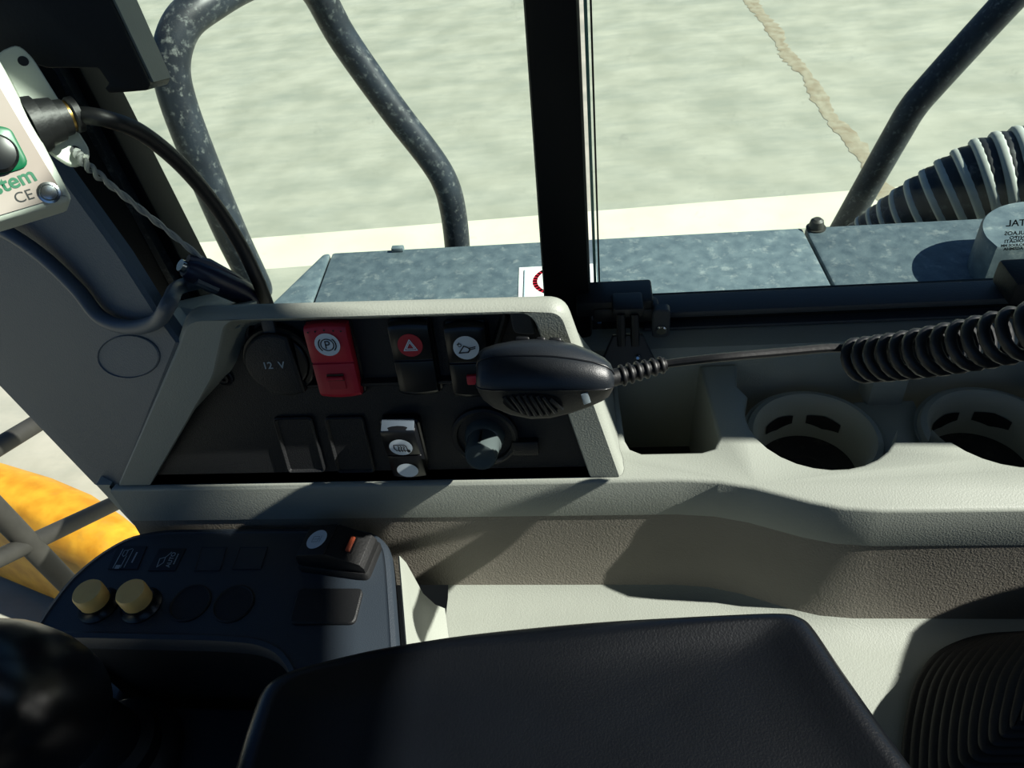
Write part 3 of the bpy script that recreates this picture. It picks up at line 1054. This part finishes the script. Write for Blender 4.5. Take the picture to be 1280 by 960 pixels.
# ------------------------------------------------------------------ ribbed bellows of the seat
bw = thing('seat_bellows', PZ(1230, 880, ZSH), 'black ribbed rubber bellows beside the seat', 'bellows')
for k in range(14):
    z = ZSH + .004 + k * .0042
    pp = [(1132 + k * 3, 1010), (1136 + k * 3.2, 900), (1150 + k * 3.6, 835), (1178 + k * 4, 796 + k * 0), (1230, 775), (1420, 765), (1420, 1010)]
    base = [c2p(*p, ZSH + .02) for p in pp]
    q = rnd(offset(base if area2(base) > 0 else base[::-1], .0024 * k), .03, 5)
    MB().slab(q, [(.003, z - .003), (0, z), (.0005, z + .0012), (.002, z + .0022)]).build('rib', 'black_matte', bw, smooth=60)

# ------------------------------------------------------------------ hand microphone with coiled lead
DM = .380
mo = PD(680, 475, DM)
vw = (CAM - mo).normalized()                        # towards the operator
mr_ = (PD(760, 478, DM) - PD(600, 472, DM)).normalized()
mu_ = vw.cross(mr_).normalized()
MM = Matrix.Translation(mo) @ Matrix((mr_, mu_, vw)).transposed().to_4x4()
U = DM / FPX                                       # one pixel at the microphone
mic = thing('radio_microphone', mo - Vector((0, 0, .03)), 'black hand microphone with slotted grille hanging in front of the switch panel', 'microphone')
st = [  # px along, top, seam1, mid, seam2, bottom, depth scale
    (-84, 22, 14, 0, -8, -9, .45), (-82, 33, 20, 4, -12, -18, .7), (-76, 38, 23, 5, -14, -28, .86), (-62, 43, 26, 6, -15, -38, .97),
    (-40, 48, 28, 7, -14, -46, 1), (-15, 51, 29, 8, -13, -50, 1), (10, 51, 29, 8, -12, -48, 1), (35, 47, 27, 8, -11, -41, .98),
    (58, 39, 24, 7, -10, -32, .92), (74, 31, 20, 6, -9, -24, .82), (82, 24, 15, 5, -7, -18, .68), (86, 15, 10, 3, -4, -10, .45)]


def sect(s, part):
    x, t, s1, md, s2, b, d = s
    # (v, w) pairs from the back over the top to the front and round below
    top_ = [(t * .35, -30 * d), (t * .85, -22 * d), (t, -6 * d), (t * .93, 8 * d), ((t + s1) / 2, 19 * d), (s1, 24 * d)]
    mid_ = [(s1 - .6, 24.2 * d), (s1 - 3, 27 * d), (md, 31 * d), (s2 + 5, 30 * d), (s2, 27 * d)]
    bot_ = [(s2 - .8, 26 * d), (s2 * .6 + b * .4, 15 * d), (b * .92 + s2 * .08, -6 * d), (b, -14 * d), (b * .7, -26 * d), (0, -32 * d)]
    q = {'t': top_, 'm': mid_, 'b': bot_}[part]
    return [(x * U, v * U, w_ * U) for v, w_ in q]


def shell(part, name, mt):
    rows = [sect(s, part) for s in st]
    m = MB(MM)
    m.loops(rows, True, True, False)
    return m.build(name, mt, mic, smooth=80)


sh_t = shell('t', 'upper_shell', 'mic_plastic')
sh_m = shell('m', 'side_band', 'mic_plastic')
sh_b = shell('b', 'front_shell', 'mic_front')
for k_ in (0, 1):
    MB(MM).tube([(s[0] * U, (s[2] if k_ == 0 else s[4]) * U, (24.6 if k_ == 0 else 27.2) * s[6] * U) for s in st], .00045, 6).build('seam', 'black_gloss', mic, smooth=80)
rows = []
for s in st:
    x, t, s1, md, s2, b, d = s
    rows.append([(x * U * .985, v * U * .93, w_ * U * .93) for v, w_ in [(t * .35, -30 * d), (t, -6 * d), (s1, 24 * d), (md, 30 * d), (s2, 27 * d), (b, -14 * d), (0, -32 * d)]])
MB(MM).loops(rows).build('core', 'black_gloss', mic, smooth=80)
# grille: curved slots across the slanted front shell


def frontpt(x, k):
    """point on the slanted front shell at px along x, k 0..1 from seam to bottom edge"""
    for a, b in zip(st, st[1:]):
        if a[0] <= x <= b[0]:
            t = (x - a[0]) / (b[0] - a[0])
            s = [p + (q - p) * t for p, q in zip(a, b)]
            A = Vector((0, s[4] - .8, 26 * s[6])); B = Vector((0, s[4] * .6 + s[5] * .4, 15 * s[6])); C_ = Vector((0, s[5] * .92 + s[4] * .08, -6 * s[6]))
            p = A + (B - A) * (k / .42) if k < .42 else B + (C_ - B) * ((k - .42) / .58)
            return Vector((x * U, p.y * U, p.z * U))


gp = MB(MM)
ctrl = []
for k in range(24):
    a = 2 * math.pi * k / 24
    ctrl.append(frontpt(-13 + 37 * math.cos(a), .52 + .42 * math.sin(a)) + Vector((0, -.0003, .0006)))
i0 = gp.add(ctrl)
gp.f.append([i0 + k for k in range(24)])
gp.build('grille_field', 'black_gloss', mic)
for j in range(8):
    xc = -40 + j * 8
    hw = math.sqrt(max(.05, 1 - ((xc + 13) / 37) ** 2)) * .40
    path = [frontpt(xc + 10 * (t - .5) * 1.6, .52 + hw * (t * 2 - 1)) + Vector((0, -.0003, .0006)) for t in [i / 6 for i in range(7)]]
    MB(MM).tube(path, .0011, 6).build('grille_bar', 'mic_plastic', mic)
lp = frontpt(52, .45)
LM = MM @ Matrix.Translation(lp + Vector((0, 0, .0004))) @ Matrix.Rotation(R(22), 4, 'Z') @ Matrix.Rotation(R(48), 4, 'X')
MB(LM).box((0, 0, 0), (.0036, .0080, .0010)).build('badge', 'grey_print', mic, bevel=.0003)
for px_, w_ in ((-29, 9), (-6, 6), (12, 8)):
    MB(MM).box((px_ * U, 51 * U, -9 * U), (w_ * 2 * U, 6 * U, 9 * U)).build('key', 'black_gloss', mic, bevel=.0012)
# strain relief
a_, b_ = MM @ Vector((82 * U, 5 * U, 2 * U)), PD(832, 455, .388)
dirv = (b_ - a_)
sr = MB().tube([a_ - dirv * .1, a_ + dirv * .3, b_], [.0047, .0041, .0033], 14).build('strain_relief', 'rubber', mic)
for k in range(6):
    p = a_ + dirv * (.22 + k * .14)
    MB().tube([p - dirv * .030, p + dirv * .030], .0056 - k * .0002, 14).build('collar', 'rubber', sr, bevel=.0006)
# hook behind that carries the microphone on the panel
hk = PB(680, 500, -.010)
MB().tube([MM @ Vector((0, -5 * U, -28 * U)), (MM @ Vector((0, -5 * U, -28 * U))) * .5 + hk * .5, hk], .005, 10).build('hanger_stud', 'black_gloss', mic)
# straight lead then the coil
s0 = b_
c0 = PD(1066, 440, .44)
path = smooth_path([a_ + dirv * .7, s0, PD(900, 447, .385), PD(980, 440, .394), PD(1040, 435, .402), PD(1068, 437, .405)], 8)
MB().tube(path, .0022, 10).build('lead', 'rubber', mic)
cA, cB = PD(1070, 451, .405), PD(1400, 384, .335)
axv = (cB - cA)
La = axv.length
axn = axv.normalized()
u1 = axn.orthogonal().normalized()
u2 = axn.cross(u1)
turns = La / .0072
pth = []
nst = int(turns * 16)
rc = .0092
for i in range(nst + 1):
    a = 2 * math.pi * i / 16
    sag = -.004 * math.sin(math.pi * i / nst)
    pth.append(cA + axv * (i / nst) + (u1 * math.cos(a) + u2 * math.sin(a)) * rc + Vector((0, 0, sag)))
MB().tube(pth, .0024, 8).build('coiled_lead', 'rubber', mic, smooth=80)

# ------------------------------------------------------------------ white signalling box on the pillar
DB = .40
bo = PD(40, 180, DB)
bn = (CAM - bo).normalized()
bn = (bn + Vector((.15, 0, .25))).normalized()
def PW(x, y, d=0): return on(x, y, bo + bn * d, bn)
BXx = (PW(90, 250) - PW(0, 278)).normalized()
WM = frame(bo, BXx, BXx.cross(bn) * -1)
WI = WM.inverted()
def w2d(x, y, d=0):
    p = WI @ PW(x, y, d); return (p.x, p.y)
wb = thing('signal_box', PW(30, 270, -.04), 'white plastic box with green button plate mounted on the pillar cover', 'control box')
bxo = rnd([w2d(92, 250), w2d(-20, 284), w2d(-120, 300), w2d(-120, 70), w2d(-8, 60), w2d(8, 88)], .003, 3)
MB(WM).slab(bxo, [(0, -.034), (0, -.004), (.001, -.0012), (.003, 0)]).build('housing', 'device_white', wb, smooth=40)
fac = rnd([w2d(80, 245), w2d(-20, 275), w2d(-120, 292), w2d(-120, 100), w2d(-8, 96)], .002, 3)
MB(WM).slab(fac, [(0, -.001), (0, .0004)]).build('face_plate', 'device_face', wb)
gq = rnd([w2d(38, 208), w2d(-40, 232), w2d(-70, 160), w2d(0, 158), w2d(14, 162)], .004, 4)
MB(WM).slab(gq, [(0, 0), (0, .0012), (.001, .0018)]).build('button_plate', 'green_plate', wb)
px, py = w2d(-4, 193)
MB(WM @ Matrix.Translation((px, py, 0))).lathe([(.0080, .001), (.0080, .003), (.0070, .0042), (.004, .0048)], 28).build('button', 'black_gloss', wb)
px, py = w2d(61, 241)
sq = MB(WM @ Matrix.Translation((px, py, 0))).lathe([(.0046, 0), (.0046, .0006), (.0036, .0008), (.0034, .0004), (.003, .0014), (.0016, .0016)], 20).build('screw', 'chrome', wb)
tw = WM @ Matrix.Translation((*w2d(6, 231), .0006)) @ Matrix.Rotation(R(4), 4, 'Z')
text('lettering', 'system', .0088, 'green_print', wb, tw @ Matrix.Translation((0, 0, 0)), bold=.0002)
text('lettering', 'CE', .0062, 'black_print', wb, WM @ Matrix.Translation((*w2d(30, 246), .0006)))
# flange with two holes on the right-hand side
fo = rnd([w2d(-6, 66, -.02), w2d(22, 54, -.02), w2d(40, 70, -.02), w2d(112, 186, -.02), w2d(112, 200, -.02), w2d(92, 210, -.02), w2d(60, 190, -.02)], .004, 3)
MB(WM).slab(fo, [(0, -.024), (0, -.021), (.0006, -.0204)]).build('flange', 'device_white', wb)
for hx, hy in ((29, 76), (94, 188)):
    px, py = w2d(hx, hy, -.020)
    MB(WM @ Matrix.Translation((px, py, -.0203))).lathe([(.0022, 0), (.0021, .0002)], 16).build('hole', 'black_print', wb)
# cable gland
g0, g1 = PW(44, 156, -.012), PW(98, 142, -.014)
gd = (g1 - g0)
gl = MB().tube([g0 - gd * .15, g0 + gd * .12, g0 + gd * .14, g0 + gd * .5, g0 + gd * .52, g0 + gd * .72], [.0125, .0120, .0105, .0095, .0082, .0078], 20).build('cable_gland', 'rubber', wb, smooth=30)
MB().tube([g0 + gd * .70, g0 + gd * .82], .0068, 20).build('brass_ring', 'brass', gl)
MB().tube([g0 + gd * .80, g0 + gd * .84, g0 + gd * .98, g0 + gd * 1.02], [.0074, .0080, .0080, .0060], 12).build('cap_nut', 'rubber', gl)
MB().tube([PW(0, 190, -.03), PW(0, 190, -.06)], .006, 8).build('mount_stem', 'black_matte', wb)

bc_ = MB().tube(smooth_path([g0 + gd * .9, PD(130, 148, .41), PD(175, 165, .42), PD(225, 205, .435), PD(270, 258, .45), PD(300, 305, .462), PD(320, 345, .47), PD(331, 372, .478), PD(338, 392, .492)], 8), .0040, 12).build('power_cable', 'rubber')
tag(bc_, 'black cable arching from the white box down behind the dash', 'cable')
# twisted wire from the lower flange hole to the pen
m = MB()
wp = smooth_path([PW(95, 189, -.019), PW(106, 204, -.016), PD(130, 225, .42), PD(170, 257, .435), PD(215, 293, .455), PD(262, 331, .468)], 14)
for ph in (0, math.pi):
    pp = []
    for i, p in enumerate(wp):
        t = (wp[min(i + 1, len(wp) - 1)] - wp[max(i - 1, 0)]).normalized()
        a = t.orthogonal().normalized(); b = t.cross(a)
        rr = .0014 if i < 30 else .0008
        pp.append(p + (a * math.cos(i * .5 + ph) + b * math.sin(i * .5 + ph)) * rr)
    m.tube(pp, .0011, 6)
tw_ = m.build('twisted_wire', 'wire_grey')
tag(tw_, 'thin grey twisted wire tying the white box to the pen', 'wire')
gc = MB().tube(smooth_path([PT(-60, 262, .008), PT(0, 286, .008), PT(50, 318, .006), PT(95, 360, .005), PT(125, 396, .005), PT(160, 409, .005), PT(195, 402, .006), PB(212, 378, .004), PD(222, 360, .47), PD(250, 352, .475)], 10), .0042, 12).build('grey_cable', 'cable_grey')
tag(gc, 'soft grey cable sagging across the pillar cover', 'cable')
# pen leaning in the corner of the window
pn = thing('pen', PD(326, 376, .49), 'dark navy pen with clip wedged between dash and window', 'pen')
p0, p1 = PD(229, 333, .462), PD(334, 379, .488)
dv_ = p1 - p0
MB().tube([p0 + dv_ * t for t in (0.02, .08, .3, .62, .9, 1.0)], [.0050, .0068, .0078, .0076, .0055, .0018], 16).build('barrel', 'pen_navy', pn)
MB().tube([p0 - dv_ * .035, p0 + dv_ * .04], .0035, 12).build('push_knob', 'chrome', pn)
off = (mu_ * .0058 + vw * .003)
MB().tube([p0 + dv_ * .08 + off, p0 + dv_ * .30 + off * 1.3, p0 + dv_ * .62 + off * 1.1, p0 + dv_ * .80 + off * .9], [.0022, .0034, .0030, .0022], 8).build('clip', 'pen_navy', pn)
offb = (-mu_ * .0045 + vw * .0062)
MB().tube([p0 + dv_ * .20 + offb, p0 + dv_ * .44 + offb], .0024, 8).build('label_band', 'cable_grey', pn)

# ------------------------------------------------------------------ monitor edge at the top of the pillar
DMo = .455
mo_ = PD(80, 40, DMo)
mn = (CAM - mo_).normalized()
def PM(x, y, d=0): return on(x, y, mo_ + mn * d, mn)
EXM = PD(168, 0, DMo + .028) - PM(138, 0)
mon = thing('monitor', PM(120, 112), 'black monitor housing with a grey side face above the pillar', 'monitor')
fo = [(-200, 40), (-200, -200), (45, -200), (138, 0), (188, 106), (184, 113), (136, 117), (130, 110), (136, 105), (122, 85), (60, 85), (0, 70)]
MB().prism([PM(*p) for p in fo], EXM).build('housing', 'black_matte', mon, bevel=.001)
ed = [PM(47, -200, -.0005), PM(139, 0, -.0005), PM(187, 103, -.0005)]
ex_ = EXM
q = [ed[0] + ex_ * .05, ed[1] + ex_ * .05, ed[2] + ex_ * .08, ed[2] + ex_ * .95, ed[1] + ex_ * .98, ed[0] + ex_ * .98]
MB().prism(q, RGT * .0012).build('side_face', 'grey_plastic', mon)

# ------------------------------------------------------------------ machine body outside: flat cover under the window
ZB = .62
cv = thing('side_cover', (.2, .75, .35), 'blue-grey painted steel cover outside below the window', 'machine cover')
A, B = PZ(404, 316, ZB), PZ(1005, 284, ZB)
Bx = A + (B - A) * 3.2
L0 = PZ(333, 385, ZB)
sp0 = A + (B - A) * .0
seam = PZ(400, 372, ZB)
p0s, p1s = A + (B - A) * .004, Vector((seam.x, .62, ZB))
A2 = A + (B - A).normalized() * .012
sm_ = PZ(1004, 290, ZB)
f1 = [L0, (L0.x + .02, .60, ZB), (p1s.x - .0015, .60, ZB), (A2.x - .0015, A2.y, ZB), (A.x, A.y - .002, ZB)]
MB().prism(f1, (0, 0, -.28)).build('corner_panel', 'cover_steel', cv, bevel=.004)
seam2t, seam2b = PZ(1003, 284, ZB), PZ(1018, 330, ZB)
f2 = [(p1s.x + .0015, .60, ZB), (seam2b.x + .02, .60, ZB), (seam2t.x, seam2t.y, ZB), (A2.x + .0015, A2.y, ZB)]
MB().prism(f2, (0, 0, -.28)).build('top_panel', 'cover_steel', cv, bevel=.004)
f3 = [(seam2b.x + .023, .60, ZB), (Bx.x, .60, ZB), Bx, (seam2t.x + .003, seam2t.y, ZB)]
MB().prism(f3, (0, 0, -.28)).build('rear_panel', 'cover_steel', cv, bevel=.004)
lt = PZ(498, 310, ZB + .002)
MB().box((lt.x, lt.y - .004, ZB + .003), (.018, .01, .008)).build('lug', 'cover_steel', cv, bevel=.002)
# raised round-nosed housing
rc0 = PZ(1236, 303, ZB + .055)
hb = thing('filler_housing', (rc0.x + .06, rc0.y, ZB), 'raised round-nosed pale grey housing on the steel cover', 'housing')
cxh, cyh, rh = rc0.x + .078, rc0.y + .010, .078
pl2 = [(cxh + rh * math.cos(R(a)), cyh + rh * math.sin(R(a))) for a in range(180, 89, -6)] + [(cxh + .5, cyh + rh), (cxh + .5, rc0.y - .012), (rc0.x + .004, rc0.y - .012)]
MB().slab(pl2, [(0, ZB + .0004), (0, ZB + .052), (.002, ZB + .055)]).build('body', 'cover_steel', hb, smooth=50)
# warning sticker on the cover, partly behind the post
sk = thing('warning_sticker', PZ(700, 350, ZB), 'white warning sticker with a red ring on the steel cover behind the post', 'sticker')
s0, s1, s2_, s3 = PZ(648, 372, ZB), PZ(747, 368, ZB), PZ(745, 330, ZB), PZ(649, 335, ZB)
MB().prism([s0, s1, s2_, s3], (0, 0, .0008)).build('sheet', 'sticker_white', sk)
c_ = (s0 + s1 + s2_ + s3) / 4 + Vector((0, 0, .0011))
KMx = Matrix.Translation(c_)
MB(KMx).ell((0, 0), .030, .030, 0, 32, w=.006).build('ring', 'red_plastic', sk)
e0, e1 = PZ(655, 372, ZB + .0011), PZ(656, 338, ZB + .0011)
MB().tube([e0, e1], .0012, 6).build('border_line', 'grey_print', sk)
e0, e1 = PZ(738, 367, ZB + .0011), PZ(737, 334, ZB + .0011)
MB().tube([e0, e1], .0012, 6).build('border_line', 'grey_print', sk)

# ------------------------------------------------------------------ handrails
hr = MB()
foot = PZ(322, 362, .6405)
pts = [foot, PY(318, 352, foot.y * .6 + .78 * .4), PY(288, 290, .78), PY(252, 205, .78), PY(222, 125, .79), PY(214, 75, .80), PY(228, 30, .82), PY(262, 2, .85), PY(310, -24, .90), PY(360, -34, .95), PY(392, -16, .98), PY(430, 50, 1.0), PY(490, 135, 1.0), PY(540, 200, 1.0), PY(558, 232, 1.0), PY(566, 262, 1.0), PY(571, 300, 1.0), PY(573, 340, 1.0)]
ho = hr.tube(smooth_path(pts, 6), .0195, 20).build('handrail', 'rail_steel', smooth=80)
tag(ho, 'dark scuffed tubular handrail loop outside the front side window', 'handrail')
pts = [PY(1330, -70, 1.27), PY(1258, 4, 1.27), PY(1165, 106, 1.27), PY(1140, 136, 1.27), PY(1122, 166, 1.27), PY(1090, 222, 1.27), PY(1060, 275, 1.27), PY(1040, 310, 1.27)]
ho = MB().tube(smooth_path(pts, 6), .0230, 20).build('handrail', 'rail_steel', smooth=80)
tag(ho, 'dark bent tubular handrail rising behind the corrugated hose', 'handrail')

# ------------------------------------------------------------------ corrugated hose
hs = thing('corrugated_hose', PY(1080, 290, 1.0), 'thick corrugated black and grey air hose beyond the steel cover', 'hose')
hp = smooth_path([PY(1052, 318, 1.12), PY(1100, 292, 1.11), PY(1160, 262, 1.09), PY(1230, 232, 1.08), PY(1300, 214, 1.07), PY(1400, 196, 1.06), PY(1560, 190, 1.06), PY(1740, 215, 1.06)], 16)
rr, path = [], []
n_ = len(hp)
r0h, r1h = .033, .070
tot = [0]
for a, b in zip(hp, hp[1:]): tot.append(tot[-1] + (b - a).length)
def hpos(s):
    for i in range(n_ - 1):
        if tot[i + 1] >= s:
            return hp[i].lerp(hp[i + 1], (s - tot[i]) / (tot[i + 1] - tot[i]))
    return hp[-1]
def hrad(s): 
    t = min(1, s / (tot[-1] * .30))
    return r0h + (r1h - r0h) * t
NN = int(tot[-1] / .0022)
P_, R_ = [], []
for i in range(NN + 1):
    s = tot[-1] * i / NN
    P_.append(hpos(s)); R_.append(hrad(s) * (1 - .05 * (.5 + .5 * math.cos(2 * math.pi * s / .022))))
MB().tube(P_, R_, 28).build('hose_wall', 'hose_black', hs, smooth=80)
s = .05
while s < tot[-1] - .02:
    a, b = hpos(s - .003), hpos(s + .003)
    w_ = .0028 + .0042 * min(1, s / (tot[-1] * .30))
    d_ = (b - a).normalized()
    c_ = hpos(s)
    r_ = hrad(s)
    MB().tube([c_ - d_ * w_, c_ - d_ * w_ * .5, c_ + d_ * w_ * .5, c_ + d_ * w_], [r_ * .99, r_ * 1.025, r_ * 1.025, r_ * .99], 28).build('rib', 'hose_grey', hs, smooth=60)
    s += .022
q = PZ(1021, 279, ZB + .008)
cp = thing('bolt_cap', (q.x, q.y, ZB), 'small round steel bolt head on the edge of the cover by the hose', 'bolt')
MB(Matrix.Translation((q.x, q.y, ZB))).lathe([(.010, 0), (.010, .006), (.0085, .012), (.005, .015)], 18).build('head', 'guard_steel', cp)
MB(Matrix.Translation((q.x, q.y, ZB))).lathe([(.013, 0), (.013, .002)], 18).build('washer', 'guard_steel', cp)

# ------------------------------------------------------------------ seen through the lower front glass
GY = -1.05
yp = [PZ(x, y, GY) for x, y in [(-160, 548), (-60, 558), (0, 574), (60, 592), (110, 613), (150, 640), (190, 672), (170, 700), (100, 692), (55, 676), (0, 650), (-160, 590)]]
yf = MB().slab([(p.x, p.y) for p in yp], [(-.05, GZ + .05), (-.02, GY - .15), (0, GY - .03), (.03, GY), (.8, 0, GY + .02), (.5, 0, GY + .04), (.05, 0, GY + .05)]).build('yellow_fender', 'yellow_steel', smooth=70)
tag(yf, 'scuffed yellow painted steel fender seen below the pillar cover', 'fender')
gb = thing('guard_bars', PX(20, 690, -1.0), 'grey steel guard bars crossing outside the lower front glass', 'guard')
def bar(p, q, r=.019):
    A, B = PX(*p, -1.0), PX(*q, -1.0)
    d = B - A
    MB().tube([A - d * 1.6, B + d * .9], r, 14).build('bar', 'guard_steel', gb, smooth=80)
bar((-10, 563), (48, 528), .016)
bar((0, 697), (150, 626), .016)
bar((-10, 632), (90, 735), .019)

# printing on the sliding pane, read from outside
tx_ = thing('glass_marking', PY(1262, 300, WY - .004), 'small black mirrored maker marking printed on the sliding pane', 'marking')
for s_, x, y, sz in (('TAL', 1271, 279, .0068), ('ULAOS', 1269, 291.5, .0040), ('NYBO', 1272, 297, .0034), ('OIGATI', 1268, 301.5, .0036), ('MICUDOS MM', 1268, 306.5, .0026), ('AGSMHA', 1267, 311, .0030)):
    p = PY(x, y, WY - .0035)
    q1 = PY(x + 30, y - 1.3, WY - .0035)
    text('line', s_, sz, 'black_print', tx_, frame(p, (1, 0, 0), (0, 0, 1)), mirror=True, shear=.25, bold=.00012)

# ------------------------------------------------------------------ roof with an added, unseen glass hatch, rear and left walls
ZR = 1.9
ce = MB()
for q in ([(-.75, -1.0), (.45, -1.0), (.45, .50), (-.75, .50)], [(.45, -1.0), (.84, -1.0), (.84, -.35), (.45, -.35)], [(.45, .262), (.84, .262), (.84, .50), (.45, .50)],
          [(.84, -1.0), (1.175, -1.0), (1.165, .12), (1.145, .20), (.95, .245), (.94, .50), (.84, .50)]):
    ce.prism([(x, y, ZR) for x, y in q], (0, 0, .06))
ce = ce.build('ceiling', 'ceiling_grey', origin=(0, 0, ZR))
tag(ce, 'grey cab roof lining with an added glazed hatch that lets sun in', 'roof', kind='structure')
MB().box((.645, -.044, ZR + .05), (.39, .612, .006)).build('added_hatch_pane', 'cab_glass', ce)  # unseen hatch, added so sunlight reaches the white signal box
wl = MB().prism([(-.6, -1.0, 0), (1.3, -1.0, 0), (1.3, -1.0, .95), (-.6, -1.0, .95)], (0, .05, 0)).build('wall_left', 'ceiling_grey', bevel=.005)
tag(wl, 'grey lower door wall across the cab', 'wall', kind='structure')
wr = MB().prism([(1.28, -1.0, 0), (1.28, .47, 0), (1.28, .47, .85), (1.28, -1.0, .85)], (.04, 0, 0)).build('wall_back', 'ceiling_grey', bevel=.005)
tag(wr, 'grey lower rear wall of the cab', 'wall', kind='structure')
ws = MB().prism([(-.30, .478, -.04), (1.28, .478, -.04), (1.28, .478, .83), (-.30, .478, .83)], (0, .03, 0)).build('wall_right', 'ceiling_grey', bevel=.005)
tag(ws, 'grey cab side wall under the windows', 'wall', kind='structure')
for n_, (x, y) in enumerate(((1.26, -.97), (-.60, -.97))):
    t_ = MB().prism([(x - .04, y - .03, 0), (x + .04, y - .03, 0), (x + .04, y + .03, 0), (x - .04, y + .03, 0)], (0, 0, ZR)).build('trim_%d' % (4 + n_), 'pillar_black', bevel=.006)
    tag(t_, 'black cab corner post', 'pillar', kind='structure')
t_ = MB().prism([(.68, .298, .85), (.80, .298, .85), (.80, .47, .85), (.68, .47, .85)], (0, 0, ZR - .85)).build('trim_6', 'pillar_black', bevel=.006)  # unseen pillar, made deep enough to keep sun off the cup basin
tag(t_, 'unseen black rear side pillar, widened to shade the cup holders', 'pillar', kind='structure')
# operator seat: its back throws the shade on the shelf
st_ = thing('operator_seat', (.50, -.10, 0), 'black cloth operator seat behind the armrest', 'seat')
pr_ = [(-.33, .55), (.25, .55), (.266, .80), (.266, .945), (.22, .965), (.175, .99), (.10, 1.12), (.08, 1.40), (.02, 1.46), (-.28, 1.46), (-.34, 1.40), (-.34, 1.0)]
MB().prism([(.44, y, z) for y, z in pr_], (.12, 0, 0)).build('backrest', 'seat_cloth', st_, bevel=.015)
MB().box((.30, -.22, .42), (.44, .46, .14)).build('cushion', 'seat_cloth', st_, bevel=.03)
MB().box((.34, -.22, .18), (.34, .36, .36)).build('pedestal', 'black_matte', st_, bevel=.02)
